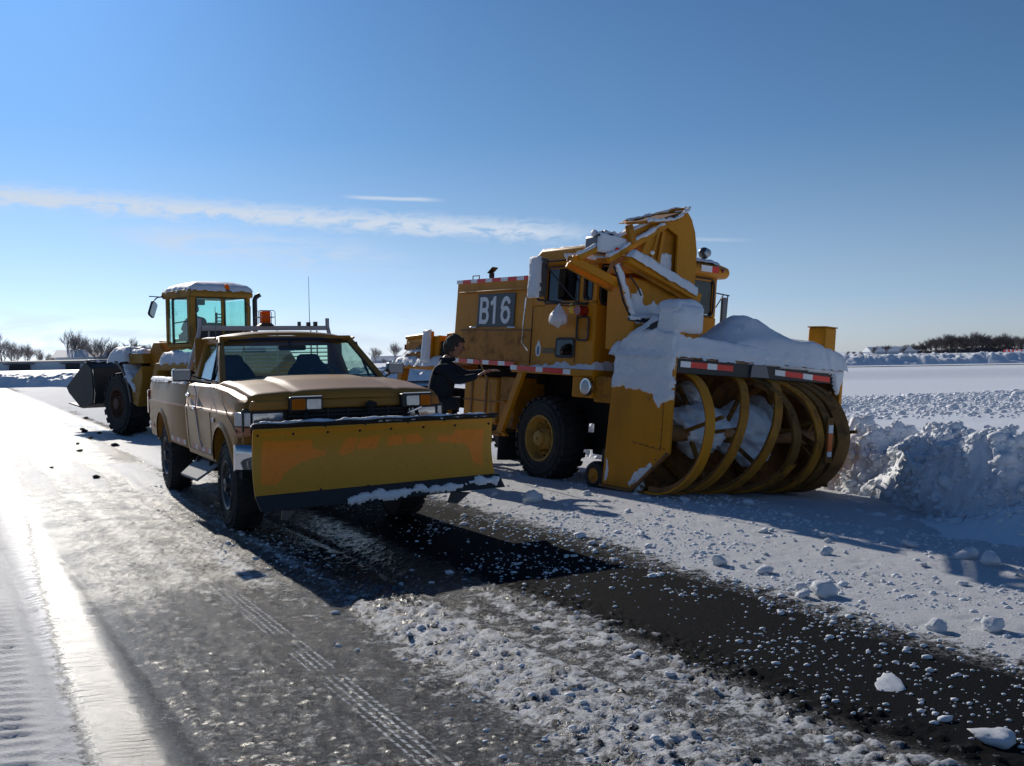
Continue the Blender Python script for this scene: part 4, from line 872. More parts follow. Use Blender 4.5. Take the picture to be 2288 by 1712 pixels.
for u in (.04,.3,.5,.7,.96):
    r_=MB(); p0=[pl(u,k/8,-.012) for k in range(9)]
    vs=[(p.x,p.y-.006,p.z) for p in p0]+[(1.10+.0,p.y-.006,p.z) for p in p0]; vs+= [(x,y+.012,z) for x,y,z in vs]
    for k in range(8):
        r_.poly3([vs[k],vs[k+1],vs[9+k+1],vs[9+k],vs[18+k],vs[18+k+1],vs[27+k+1],vs[27+k]],[(0,1,2,3),(7,6,5,4),(0,4,5,1),(2,6,7,3),(1,5,6,2),(3,7,4,0)])
    r_.build('blade_rib',YELP,plow)
MB().box((1.06,yL+.05,.52),(1.12,yR-.05,.60)).tube([(.6,-.4,.5),(1.1,-.25,.52)],.035,8).tube([(.6,.4,.5),(1.1,.35,.52)],.035,8).build('push_frame',BLK,plow)
MB().poly3([(1.20,.78,.34),(1.27,.93,.33),(1.20,.84,.23),(1.16,.76,.24),(1.19,.78,.34),(1.26,.93,.33),(1.19,.84,.23),(1.15,.76,.24)],[(0,1,2,3),(7,6,5,4),(0,4,5,1),(1,5,6,2),(2,6,7,3),(3,7,4,0)]).build('skid_shoe',GREY,plow)
MB().poly3([(1.22,-.70,.30),(1.27,-.60,.30),(1.22,-.66,.22),(1.18,-.70,.22),(1.21,-.70,.30),(1.26,-.60,.30),(1.21,-.66,.22),(1.17,-.70,.22)],[(0,1,2,3),(7,6,5,4),(0,4,5,1),(1,5,6,2),(2,6,7,3),(3,7,4,0)]).build('skid_shoe',GREY,plow)
def world_of(root,p): return root.matrix_basis@Vector(p) if False else (Matrix.Translation(root.location)@root.rotation_euler.to_matrix().to_4x4())@Vector(p)
def on(root,o):
    "place a top-level thing given in the local frame of root"
    o.matrix_world=Matrix.Translation(root.location)@root.rotation_euler.to_matrix().to_4x4(); return o
s1_=snow_on('snow_strip',(1.225,0,1.003),(1,0,0),(0,1,0),[(0,-.93),(.03,-.93),(.05,.4),(.035,1.0),(.01,1.1),(-.015,1.0),(-.01,-.5)],.022,.012,seed=3,edge=.02,jag=.012,lump=.8,ls=12)
on(TRK,tag(s1_,'thin crust of snow along the top lip of the pickup plow blade','snow'))
for nm,pg,lab in (('a',[(-.2,.36),(-.05,.35),(.25,.37),(.5,.40),(.45,.43),(.1,.41),(-.1,.42)],'smear of snow on the cutting edge near the middle of the plow'),('b',[(.45,.39),(.75,.385),(.9,.41),(1.15,.40),(1.18,.45),(1.0,.46),(.85,.43),(.6,.42)],'snow stuck on the cutting edge at the far end of the plow')):
    s_o=snow_on('snow_smear',(1.568,0,0),(-.02,1,0),(-.5,0,1),pg,.015,.010,seed=hash(nm)%7 if False else (1 if nm=='a' else 4),edge=.03,jag=.04,lump=.9,ls=16,down=.0); on(TRK,tag(s_o,lab,'snow'))
sn=snow_on('snow_layer',(0,0,1.303),(1,0,0),(0,1,0),[(-4.42,-.90),(-1.86,-.90),(-1.86,-.80),(-4.42,-.80)],.035,.02,seed=6,edge=.03,jag=.01); on(TRK,tag(sn,'snow lying along the top of the pickup bed side','snow'))
sn=snow_on('snow_layer',(0,0,.60),(1,0,0),(0,1,0),[(-4.7,-.8),(-4.5,-.8),(-4.5,.8),(-4.7,.8)],.10,.03,seed=8,edge=.06,jag=.02); on(TRK,tag(sn,'snow heaped on the rear bumper of the pickup','snow')); sn.location.z+=.06
# ------------------------------------------------------------------ the snow blower (rotary plow truck)
SBL=empty('snow_blower_truck',(0.27844,12.49386,0),(R(-4.329),R(1.895),R(-55.524)),label='big orange yellow rotary snow blower truck numbered B16',cat='snow blower')
W=1.96
eb=MB().prism([(-2.18,1.36),(-.33,1.36),(-.33,2.50),(-2.16,2.50)],'y',.02,W).build('engine_box',YEL,SBL,bev=.018)
MB().prism([(-1.97,1.42),(-.33,1.42),(-.33,1.815),(-1.97,1.815)],'y',.008,.022).build('side_panel',YELD,SBL,bev=.004)
MB().box((-1.98,.004,1.805),(-.32,.02,1.83)).build('panel_seam',RUST_SHADE,SBL)
MB().bar((-2.05,-.0,2.325),(-.33,-.0,2.335),.03,.022).build('drip_rail',YELD,SBL,bev=.004)
sgn=MB().prism([(-1.585,1.86),(-.715,1.86),(-.71,2.295),(-1.575,2.295)],'y',.005,.02).build('number_plate',SIGN,SBL)
lz=1.90; hh=.355
Bx=-1.525; stroke('letter_b',[[(Bx+.03,lz),(Bx+.03,lz+hh)],[(Bx+.03,lz+hh-.028),(Bx+.12,lz+hh-.028)]+arc(Bx+.125,lz+hh*.5+.075,.062,.074,80,-80,10)+[(Bx+.11,lz+hh*.5),(Bx+.03,lz+hh*.5)],[(Bx+.03,lz+.028),(Bx+.12,lz+.028)]+arc(Bx+.13,lz+hh*.25+.012,.072,.078,-80,80,10)+[(Bx+.11,lz+hh*.5+.004),(Bx+.05,lz+hh*.5+.004)]],.056,.002,LET,sgn)
Bx=-1.265; stroke('digit_one',[[(Bx+.095,lz),(Bx+.095,lz+hh+.005)],[(Bx+.005,lz+hh-.095),(Bx+.05,lz+hh-.07),(Bx+.095,lz+hh-.02)]],.058,.002,LET,sgn)
Bx=-1.03; stroke('digit_six',[arc(Bx+.12,lz+.115,.082,.088,0,360,22),arc(Bx+.125,lz+.20,.088,.128,185,28,14)[:],],.056,.002,LET,sgn)
for x in (-1.63,-.72): MB().bar((x-.09,-.015,1.853),(x+.09,-.015,1.853),.03,.012).build('latch_handle',CHR,SBL,bev=.003)
tape(SBL,(-2.16,.01,2.478),(-.34,.01,2.478),.05,10,'w',ratio=.75); tape(SBL,(-2.12,-.004,1.40),(-.62,-.004,1.385),.055,8,'w',ratio=.7)
tape(SBL,(-.66,-.035,1.345),(.58,-.035,1.325),.06,5,'w',ratio=.35)
# exhausts with rain caps
for x,h in ((-1.66,.12),(-.52,.13)):
    y0=.25 if x<-1 else .15
    e_=MB().tube([(x,y0,2.48),(x,y0,2.49+h)],.035,12).build('exhaust_pipe',BLK,SBL); MB().bar((x-.05,y0,2.60+h*.1),(x+.07,y0,2.66+h*.2),.09,.012).tube([(x-.05,y0,2.56),(x-.05,y0,2.63)],.012,6).build('rain_cap',BLK,e_)
MB().tube([(-1.90,.1,2.50),(-1.90,.1,2.565),(-1.74,.1,2.565),(-1.74,.1,2.50)],.008,6).build('grab_rail',GREY,SBL)
MB().box((-.62,.2,2.50),(-.36,.6,2.58)).build('air_intake',YELD,SBL,bev=.03)
# cab
CF=.90
MB().box((-.33,.02,1.36),(CF,W,2.12)).build('cab_lower',YEL,SBL,bev=.02)
cw=MB()
cw.box((-.33,.02,2.12),(-.07,.07,2.62)); cw.box((.57,.02,2.12),(.665,.07,2.62)); cw.box((.83,.02,2.12),(CF,.09,2.62)); cw.box((-.07,.02,2.56),(.9,.07,2.64)); cw.box((-.07,.02,2.10),(.9,.07,2.17))
cw.box((-.33,W-.07,2.12),(-.07,W-.02,2.62)); cw.box((.83,W-.09,2.12),(CF,W-.02,2.62)); cw.box((-.07,W-.07,2.56),(.9,W-.02,2.64)); cw.box((.4,W-.07,2.12),(.46,W-.02,2.62))
cw.box((CF-.06,.07,2.56),(CF,W-.07,2.64)); cw.box((CF-.06,.95,2.10),(CF,1.03,2.6)); cw.box((-.33,.07,2.12),(-.28,W-.07,2.30)); cw.box((-.33,.07,2.5),(-.28,W-.07,2.62)); cw.box((-.33,.9,2.3),(-.28,1.06,2.5))
cw.build('cab_frame',YEL,SBL,bev=.008)
MB().prism([(-.20,2.60),(1.00,2.60),(1.06,2.65),(1.04,2.73),(.85,2.80),(-.12,2.80),(-.24,2.73),(-.26,2.64)],'y',-.05,W+.05).build('cab_roof',YEL,SBL,bev=.035,seg=3)
pane('side_window',[(-.07,.045,2.16),(.57,.045,2.16),(.57,.045,2.57),(-.07,.045,2.57)],GLD,SBL); pane('quarter_window',[(.665,.045,2.16),(.83,.045,2.16),(.83,.045,2.57),(.665,.045,2.57)],GLD,SBL)
pane('windshield',[(CF-.02,.09,2.15),(CF-.02,.95,2.15),(CF-.02,.95,2.57),(CF-.02,.09,2.57)],GLD,SBL); pane('windshield',[(CF-.02,1.03,2.15),(CF-.02,W-.09,2.15),(CF-.02,W-.09,2.57),(CF-.02,1.03,2.57)],GLD,SBL)
pane('side_window',[(-.07,W-.04,2.16),(.83,W-.04,2.16),(.83,W-.04,2.57),(-.07,W-.04,2.57)],GL,SBL); pane('rear_window',[(-.3,1.06,2.3),(-.3,W-.07,2.3),(-.3,W-.07,2.5),(-.3,1.06,2.5)],GL,SBL)
g=MB(); frame(g,rrect(.07,.93,2.13,2.59,.08),'x',CF+.004,.014,0); frame(g,rrect(1.05,W-.07,2.13,2.59,.08),'x',CF+.004,.014,0); frame(g,rrect(-.08,.58,2.14,2.58,.03),'y',.016,.010,0); frame(g,rrect(.672,.825,2.17,2.57,.06),'y',.016,.010,0)
g.build('window_gasket',BLK,SBL)
pane('kick_window',[(.225,.012,1.52),(.53,.012,1.52),(.53,.012,1.70),(.225,.012,1.70)],GLD,SBL); MB().box((.22,.013,1.51),(.54,.021,1.71)).build('kick_window_back',mat('dull_blue_panel',(.06,.075,.09),.5),SBL)
g=MB(); frame(g,rrect(.21,.545,1.50,1.72,.03),'y',.012,.012,0); g.build('window_gasket',BLK,SBL)
MB().tube([(.59,.0,1.44),(.59,.0,2.10)],.006,5).tube([(-.30,.0,1.40),(-.30,.0,2.10)],.006,5).build('door_gap',BLK,SBL)
g=MB(); frame(g,rrect(.62,.83,1.70,1.97,.04),'y',-.012,.011,0); g.build('grab_handle',BLK,SBL); MB().prism(rrect(.63,.82,1.71,1.96,.03),'y',-.004,.018).build('handle_recess',YELD,SBL)
MB().lathe([(.0,-.10),(.055,-.10),(.062,-.02),(.062,.02)],14,'y',(.72,.0,2.04)).build('red_marker_lamp',REDL,SBL)
MB().tube([(.66,-.02,2.06),(.56,-.05,2.055),(.54,-.10,2.06)],.011,6).build('door_lever',CHR,SBL)
MB().box((.89,.05,1.36),(.91,W-.05,2.1)).build('cab_front_panel',YELD,SBL) if False else None
# wipers on the windshield
for y in (.35,1.6): MB().tube([(CF+.03,y,2.02),(CF+.03,y-.12,2.36)],.009,5).tube([(CF+.03,y+.04,2.02),(CF+.03,y-.10,2.36)],.006,5).tube([(CF+.02,y,1.9),(CF+.03,y+.02,2.05)],.012,5).build('wiper',BLK,SBL)
# roof lights
l_=MB().ball((.88,1.70,2.90),.075,14).build('work_lamp',mat('lamp_shell',(.05,.05,.055),.3,coat=.7),SBL); MB().lathe([(.055,.06),(.05,.075),(.01,.08)],14,'x',(.88,1.70,2.90)).build('lens',LENS,l_)
MB().ball((.6,1.86,2.83),.05,10,(1,1,.7)).build('marker_lamp',BLK,SBL); 
tape(SBL,(1.052,1.50,2.69),(1.052,1.80,2.69),.075,2,'w',nrm=(1,0,0),ratio=1.6); MB().ball((1.05,1.87,2.69),.028,8).build('marker_lamp',REDL,SBL)
# left mirror on arms, big snow covered mirror on the right side
MB().tube([(.88,W,2.43),(.95,W+.16,2.41)],.008,6).tube([(.88,W,2.25),(.93,W+.07,2.41)],.008,6).tube([(.95,W+.13,2.42),(.95,W+.12,2.02)],.008,6).build('mirror_arm',BLK,SBL)
MB().prism(rrect(W+.03,W+.11,2.04,2.38,.02),'x',.93,.97).build('side_mirror',GREY,SBL,bev=.01)
MB().box((.88,W-.02,1.85),(.96,W+.06,1.97)).build('marker_lamp',REDL,SBL,bev=.01)
mi_=MB().box((-.07,-.24,2.21),(.12,-.10,2.67)).build('side_mirror',GREY,SBL,bev=.03); MB().tube([(.0,-.17,2.22),(.02,-.16,2.17),(.45,-.14,2.13),(.78,.0,2.12)],.014,6).tube([(.05,-.14,2.63),(.35,-.08,2.64),(.45,.02,2.64)],.010,6).tube([(.10,-.16,2.60),(.66,-.08,2.14)],.009,6).tube([(.80,.0,2.14),(.60,-.13,2.09),(.45,-.14,2.10),(.2,-.14,2.15)],.009,6).build('mirror_bracket',BLK,mi_)
MB().tube([(-.18,-.20,2.2),(-.20,-.20,1.9),(-.26,-.16,1.65),(-.22,-.1,1.56)],.010,6).build('mirror_rod',CHR,mi_)
# emblem, small writing plate
em=MB().prism([(-.20,1.52),(-.155,1.49),(-.115,1.52),(-.105,1.60),(-.155,1.70),(-.21,1.60)],'y',.010,.02).build('emblem',LET,SBL); MB().prism([(-.175,1.53),(-.155,1.515),(-.135,1.53),(-.14,1.62),(-.17,1.62)],'y',.006,.012).build('emblem_core',mat('emblem_blue',(.05,.12,.25),.5),em)
MB().box((-.07,.012,1.535),(.17,.02,1.60)).build('maker_plate',mat('smeared_plate',(.20,.13,.06),.6,var=.5,scale=30),SBL)
# fender deck, nose, lamps
MB().box((-.66,-.03,1.285),(.98,.62,1.365)).build('fender_deck',YEL,SBL,bev=.01)
MB().box((-.66,1.34,1.285),(.98,W+.03,1.365)).build('fender_deck',YEL,SBL,bev=.01)
MB().box((.58,.0,1.04),(.96,W,1.285)).build('nose_beam',YEL,SBL,bev=.012); MB().box((.96,.02,1.0),(1.32,.30,1.30)).build('head_mount',YELD,SBL,bev=.02)
for y in (.12,1.8):
    hl=MB().lathe([(.10,.0),(.105,-.04),(.095,-.06)],20,'y',(.90,-.002,1.17)).build('headlight',CHR,SBL) if y<1 else MB().lathe([(.10,.0),(.105,.04),(.095,.06)],20,'x',(.96,1.8,1.17)).build('headlight',CHR,SBL)
    MB().ball((.90,-.045,1.17) if y<1 else (1.0,1.8,1.17),.088,14,(1,.4,1) if y<1 else (.4,1,1)).build('lens',mat('snowy_lens',(.6,.62,.63),.35,var=.2,scale=14),hl)
# diagonal brace with steps, side tanks, chassis
MB().prism([(-.40,1.285),(-.52,1.285),(-.93,.52),(-1.06,.49),(-1.06,.46),(-.72,.46),(-.72,.49),(-.80,.52)],'y',-.02,.04).build('step_brace',YEL,SBL,bev=.006)
for z,x in ((.90,-.84),(.47,-.9)): MB().box((x-.12,-.05,z-.015),(x+.10,.10,z+.015)).build('step',YELD,SBL,bev=.004)
MB().box((-1.95,.10,.58),(-1.12,.60,1.20)).build('side_tank',YEL,SBL,bev=.03); MB().box((-1.10,.12,.55),(-.75,.6,1.22)).build('battery_box',YELD,SBL,bev=.02)
MB().box((-1.95,.092,.87),(-1.12,.10,.885)).build('tank_seam',RUST_SHADE,SBL)
for x in (-1.75,-1.4): MB().box((x,.088,.58),(x+.035,.10,1.2)).build('tank_strap',RUST_SHADE,SBL)
MB().box((-3.5,.5,.72),(1.3,.66,1.0)).box((-3.5,1.3,.72),(1.3,1.46,1.0)).box((-.15,.1,.38),(.12,1.85,.58)).box((-3.1,.1,.38),(-2.85,1.85,.58)).box((.35,.55,.35),(1.3,1.4,.95)).box((-2.2,.62,.5),(-.7,1.34,1.3)).box((-.7,.62,.8),(.6,1.34,1.30)).box((-2.2,.45,1.15),(-.7,1.5,1.36)).build('chassis',DARK,SBL,bev=.02)
MB().box((-.66,.30,.15),(-.645,.75,.75)).build('mud_flap',BLKR,SBL); MB().box((-.92,.02,.14),(-.905,.40,.50)).build('mud_flap',BLKR,SBL)
# rear hood and rear fender
MB().prism([(-3.58,1.33),(-2.6,1.33),(-2.6,1.745),(-3.56,1.68)],'y',.03,W-.02).build('rear_hood',YEL,SBL,bev=.02); MB().box((-3.50,.022,1.365),(-2.86,.034,1.63)).build('hood_panel',YELD,SBL,bev=.004)
MB().prism([(-2.62,1.38),(-2.18,1.38),(-2.18,1.80),(-2.50,1.78)],'y',.10,W-.1).build('radiator_shroud',mat('orange_inside',(.55,.16,.015),.55,var=.2),SBL,bev=.01)
MB().box((-2.56,.05,1.40),(-2.30,.10,1.66)).build('louvre_opening',DARK,SBL)
MB().tube([(-3.54,.03,1.70),(-2.82,.03,1.757)],.03,8).build('top_tube',YEL,SBL); MB().box((-2.88,-.05,1.36),(-2.74,.04,1.80)).build('rear_post',YEL,SBL,bev=.02)
dm=MB().prism([(-3.20,1.53),(-3.11,1.48),(-3.02,1.53),(-3.11,1.60)],'y',.012,.024).build('diamond_emblem',BLK,SBL); MB().prism([(-3.15,1.53),(-3.11,1.51),(-3.07,1.53),(-3.11,1.565)],'y',.006,.014).build('emblem_core',GREY,dm); MB().bar((-3.22,.015,1.545),(-3.0,.015,1.545),.01,.022).build('emblem_wing',BLK,dm)
MB().box((-3.62,-.03,1.24),(-2.36,.6,1.33)).build('rear_fender',YEL,SBL,bev=.02); MB().prism([(-3.66,1.24),(-3.52,1.24),(-3.60,.96),(-3.70,.92)],'y',-.02,.1).build('fender_edge',YELD,SBL); MB().prism([(-2.40,1.24),(-2.28,1.24),(-2.2,.62),(-2.30,.6)],'y',0,.08).build('fender_edge',YELD,SBL)
MB().box((-3.585,.02,1.52),(-3.565,.09,1.60)).build('tail_lamp',REDL,SBL); MB().box((-3.66,-.04,1.26),(-3.62,.05,1.31)).build('tail_lamp',REDL,SBL)
for x,sd,y in ((-.02,-1,.01),(-.02,1,W-.01),(-2.98,-1,.03),(-2.98,1,W-.03)):
    wheel(SBL,x,y,.50,.50,.36,.275,BLKR,mat('ochre_rim',(.42,.23,.035),.55,var=.15,dirt=(.10,.06,.03),dirtamt=.6,dirtscale=8),side=sd,blocks=26,lug=.022,dish=.10,nuts=10,hubr=.36)
# ---- the blower head
HW=2.70; AX0=2.10
plate=[(1.25,.10),(1.74,.10),(2.02,.33),(2.28,.54),(2.285,1.58),(2.26,1.74),(1.98,1.80),(1.74,1.80),(1.50,1.68),(1.38,1.56),(1.34,1.44),(1.30,.9)]
hd=MB().prism(plate,'y',-.02,.03).build('head_side_plate',YEL,SBL,bev=.008)
for x,z in [(1.95,1.08),(2.05,1.08),(2.15,1.08)]+[(2.17,.6+.09*k) for k in range(6)]+[(1.75+.10*k,.60-.004*k) for k in range(5)]+[(2.22,.58),(2.10,.46),(1.98,.37),(1.88,.28),(1.80,.2)]: MB().ball((x,-.022,z),.008,6).build('bolt',BLK,hd)
MB().bar((1.90,-.023,1.11),(2.17,-.023,1.10),.006,.006).bar((2.17,-.023,1.10),(2.17,-.023,.56),.006,.006).bar((1.72,-.023,.62),(2.17,-.023,.56),.006,.006).build('weld_seam',RUST_SHADE,hd)
MB().bar((1.25,-.035,.09),(1.76,-.035,.09),.05,.03).bar((1.76,-.035,.09),(2.29,-.035,.54),.03,.03).build('skid_edge',RUST_SHADE,hd)
plate2=[(1.25,.10),(1.74,.10),(2.02,.33),(2.28,.54),(2.285,1.56),(1.6,1.56),(1.38,1.5),(1.30,.9)]
MB().prism(plate2,'y',HW-.03,HW+.02).build('head_side_plate',YEL,SBL,bev=.008)
MB().prism([(1.25,.12),(1.32,.10),(1.38,1.50),(1.30,1.50)],'y',.03,HW-.03).build('head_back_wall',RUST_SHADE,SBL)  # shade of the head interior is put into the wall colour
MB().prism([(1.34,1.46),(1.55,1.56),(2.275,1.60),(2.275,1.54),(1.6,1.50),(1.40,1.40)],'y',.03,HW-.03).build('head_top',YEL,SBL,bev=.006)
MB().prism([(1.25,.10),(1.9,.07),(1.9,.10),(1.30,.14)],'y',.03,HW-.03).build('scraper_plate',YELD,SBL)
MB().prism([(2.20,1.38),(2.275,1.38),(2.275,1.54),(2.20,1.54)],'y',.03,HW-.03).build('front_beam',BLK,SBL,bev=.004)
MB().box((2.276,.06,1.535),(2.30,HW-.04,1.56)).build('beam_lip',RUST_SHADE,SBL); MB().prism([(1.12,1.39),(1.42,1.39),(1.36,1.54),(1.14,1.54)],'x',2.276,2.30).build('centre_plate',GREY,SBL,bev=.004)
tape(SBL,(2.279,.08,1.475),(2.279,.86,1.468),.062,4,'w',nrm=(1,0,0),ratio=.6); tape(SBL,(2.279,1.53,1.462),(2.279,2.48,1.425),.062,4,'w',nrm=(1,0,0),ratio=.55)
MB().grid(lambda u,v:(AX0+.715*math.cos(R(82+172*u)),.03+(HW-.06)*v,.80+.70*math.sin(R(82+172*u))),30,4).build('auger_trough',RUST_SHADE,SBL,smooth=60)  # closes the gaps behind the augers, shade painted in by its dark colour
# impeller drum in the back wall
MB().lathe([(.52,1.33),(.52,1.42),(.46,1.42),(.46,1.36),(.10,1.36)],36,'x',(0,1.35,.78),caps=False).build('impeller_ring',RUST_SHADE,SBL)
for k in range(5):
    a=k*2*math.pi/5+.4; MB().bar((1.42,1.35+.08*math.cos(a),.78+.08*math.sin(a)),(1.42,1.35+.44*math.cos(a),.78+.44*math.sin(a)),.05,.10).build('impeller_blade',RUST_SHADE,SBL,bev=.005)
# augers: two handed pairs of ribbon flights
AX,AZ,AR=2.12,.745,.65
def ribbon(keys,mt,w_=.12,th=.022,r=AR,n=44):
    mb=MB(); secs=[]; ang=[k[0] for k in keys]; ys=[k[1] for k in keys]
    for i in range(n):
        q=i/(n-1); ad=ang[0]+(ang[-1]-ang[0])*q; y=float(np.interp(ad,ang,ys)); a=R(ad)
        er=Vector((math.cos(a),0,math.sin(a))); ey=Vector((0,1,0)); c_=Vector((AX,y,AZ))+er*r
        secs.append([c_-ey*w_/2-er*th,c_+ey*w_/2-er*th,c_+ey*w_/2,c_-ey*w_/2])
    rb_=mb.loft(secs).build('auger_ribbon',mt,AUG,bev=.003,smooth=40)
    wb=MB(); s2=[]
    for sec in secs:
        c_=sum(sec,Vector())/4; er=Vector((c_.x-AX,0,c_.z-AZ)).normalized(); ey=Vector((0,.014,0)); s2.append([c_-ey-er*.065,c_+ey-er*.065,c_+ey-er*.008,c_-ey-er*.008])
    wb.loft(s2).build('flight_web',RUST_SHADE,rb_,smooth=40); return rb_  # inner web, its dark colour paints the shade inside the ribbon
AUG=empty('auger'); AUG.parent=SBL
AD=mat('auger_worn_shaded_paint',(.20,.09,.012),.55,var=.25,spec=.25,dirt=(.03,.018,.01),dirtamt=.85,dirtscale=5)  # darker copy of the auger paint, shade on these flights put into the colour
ribbon([(-98,-.02),(-60,.0),(0,.07),(40,.15),(75,.25),(112,.36)],YEL)
ribbon([(-112,.20),(-75,.27),(-30,.38),(0,.49),(35,.68),(65,.88),(100,1.05)],YELD)
ribbon([(-118,.60),(-75,.72),(-30,.86),(0,1.0),(35,1.2),(65,1.42),(100,1.55)],YELD)
ribbon([(-122,1.02),(-80,1.14),(-50,1.28),(-25,1.42)],YELD)
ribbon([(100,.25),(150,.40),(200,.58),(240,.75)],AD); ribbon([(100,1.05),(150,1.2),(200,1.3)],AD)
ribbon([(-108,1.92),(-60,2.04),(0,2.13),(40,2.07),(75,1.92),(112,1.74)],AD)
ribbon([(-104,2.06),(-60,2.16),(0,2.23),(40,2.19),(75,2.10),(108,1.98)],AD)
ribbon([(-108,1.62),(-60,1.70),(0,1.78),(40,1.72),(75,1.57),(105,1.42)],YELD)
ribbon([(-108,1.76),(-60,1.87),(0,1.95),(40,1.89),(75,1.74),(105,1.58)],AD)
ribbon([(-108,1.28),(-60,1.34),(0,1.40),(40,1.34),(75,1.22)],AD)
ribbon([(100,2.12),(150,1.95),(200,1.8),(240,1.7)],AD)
MB().lathe([(.09,.03),(.09,HW-.03)],16,'y',(AX,0,AZ)).build('auger_shaft',RUST_SHADE,AUG)
for y,a in ((.30,20),(.42,-60),(.60,10),(.62,130),(.9,60),(.95,-30),(1.15,160),(1.75,20),(1.9,120),(2.1,-40),(2.3,60),(2.42,10),(2.4,190)):
    a=R(a); MB().bar((AX,y,AZ),(AX+(AR-.02)*math.cos(a),y,AZ+(AR-.02)*math.sin(a)),.035,.05,up=(0,1,0)).build('auger_spoke',AD,AUG,bev=.006)
sp_=MB().box((AX+AR-.012,.285,AZ+.02),(AX+AR+.012,.395,AZ+.10)).build('ribbon_joint',RUST_SHADE,AUG)
tape(SBL,(2.52,2.36,.90),(2.50,2.36,.57),.075,4,'w',nrm=(1,0,0),up=(0,1,0),ratio=.6) if False else None
for i,(z0,z1,mt,nm) in enumerate(((.83,.92,TW_,'white_tape'),(.63,.825,mat('tape_orange',(.95,.16,.01),.35),'orange_tape'),(.57,.625,TW_,'white_tape'))):
    MB().box((2.785,1.875,z0),(2.792,1.945,z1)).build(nm,mt,AUG)
MB().box((2.765,1.855,.50),(2.785,1.965,1.0)).bar((2.77,1.91,.6),(2.3,1.91,.8),.05,.05).build('paddle',AD,AUG,bev=.004)
MB().box((1.36,HW-.045,.15),(2.2,HW-.034,1.5)).build('shade_lining',RUST_SHADE,SBL)  # added dark sheet that paints shade on the inside of the plate
# caster wheel of the head
cs_=empty('caster_wheel',(1.10,-.02,.17)); cs_.parent=SBL
MB().lathe([(.08,0),(.10,-.01),(.15,.0),(.165,.03),(.165,.09),(.15,.12),(.08,.12)],28,'y').build('tyre',BLKR,cs_); MB().lathe([(.085,-.004),(.07,.01),(.03,-.01),(.01,-.02)],18,'y').build('rim',YELD,cs_); MB().box((-.03,.13,-.05),(.16,.17,.30)).bar((.1,.1,.25),(.2,.05,.45),.06,.06).build('fork',BLK,cs_)
cs_.location.z=.175
# towers on the head: snow covered hinge box and the end box
MB().box((2.00,.02,1.78),(2.26,.34,2.06)).build('hinge_box',YEL,SBL,bev=.02)
MB().box((1.9,.14,1.60),(2.27,.36,1.80)).build('hinge_foot',YELD,SBL,bev=.01)
tb=MB().box((2.02,2.36,1.56),(2.27,2.56,2.03)).build('end_box',YEL,SBL,bev=.015); MB().box((2.01,2.35,2.03),(2.28,2.57,2.045)).build('lid',YELD,tb,bev=.004); MB().box((2.272,2.34,1.60),(2.28,2.5,1.72)).build('opening',DARK,tb)
# ---- loading chute
CX=1.6
MB().prism([(-.0,1.60),(.84,1.60),(.84,2.30),(.60,2.36),(-.02,2.40)],'x',1.12,CX-.02).build('chute_tube',YEL,SBL,bev=.03)
# hood of the chute: curved scoop of plates
out_=[(.02,2.36),(.83,2.22),(.845,2.5),(.845,2.76),(.80,2.95),(.74,3.10),(.66,3.215)]
inn=[(-.10,2.50),(.02,2.66),(.08,2.80),(.20,2.94),(.34,3.02)]
face=[(-.06,2.44),(.83,2.24),(.848,2.5),(.845,2.76),(.80,2.98),(.735,3.12),(.66,3.20),(.30,3.02),(.16,2.97),(.08,2.80)]
pn=[(.16,2.62),(.55,2.44),(.54,2.92),(.36,3.0),(.25,2.96)]
def holed(outer,hole,x0,x1):
    o=MB().prism(outer,'x',x0,x1).build('chute_front',YEL,SBL); c=MB().prism(hole,'x',x0-.1,x1+.1).build('c',YEL); return cut(o,[c])
fr=holed(face,pn,CX,CX+.03)
MB().prism([(.12,2.58),(.60,2.40),(.60,2.96),(.36,3.04),(.22,3.0)],'x',CX-.05,CX-.03).build('recess_panel',YELD,SBL)
rb_=MB()
for a,b in zip(pn,pn[1:]+pn[:1]): rb_.bar((CX+.035,a[0],a[1]),(CX+.035,b[0],b[1]),.035,.03,up=(1,0,0))
rb_.build('stiffener',YEL,SBL,bev=.004)
for a,b in (((.30,2.56),(.36,2.95)),((.20,2.62),(.27,2.90))): MB().bar((CX-.02,a[0],a[1]),(CX-.02,b[0],b[1]),.045,.035,up=(1,0,0)).build('stiffener',YEL,SBL,bev=.004)
# curved left shell from the front plate back towards the cab
path=[(.83,2.24),(.848,2.5),(.845,2.76),(.80,2.98),(.735,3.12),(.66,3.20)]
def shell(u,v):
    k=u*(len(path)-1); i=min(int(k),len(path)-2); f=k-i; y=path[i][0]*(1-f)+path[i+1][0]*f; z=path[i][1]*(1-f)+path[i+1][1]*f
    return (CX+.03-.42*v,y+.02*math.sin(v*3.1)-.12*v*v,z-.03*v)
MB().grid(shell,20,8).build('chute_side',YEL,SBL,solid=.02,smooth=60)
pr=[(-.06,2.44),(.08,2.80),(.16,2.97),(.30,3.02)]
def shell2(u,v):
    k=u*(len(pr)-1); i=min(int(k),len(pr)-2); f=k-i; y=pr[i][0]*(1-f)+pr[i+1][0]*f; z=pr[i][1]*(1-f)+pr[i+1][1]*f
    return (CX+.03-.42*v,y-.05*v,z)
MB().grid(shell2,12,6).build('chute_side',YELD,SBL,solid=.02,smooth=60)
MB().prism([(-.06,2.46),(.83,2.25),(.75,3.1),(.2,2.94)],'x',CX-.42,CX-.39).build('chute_back',YELD,SBL)
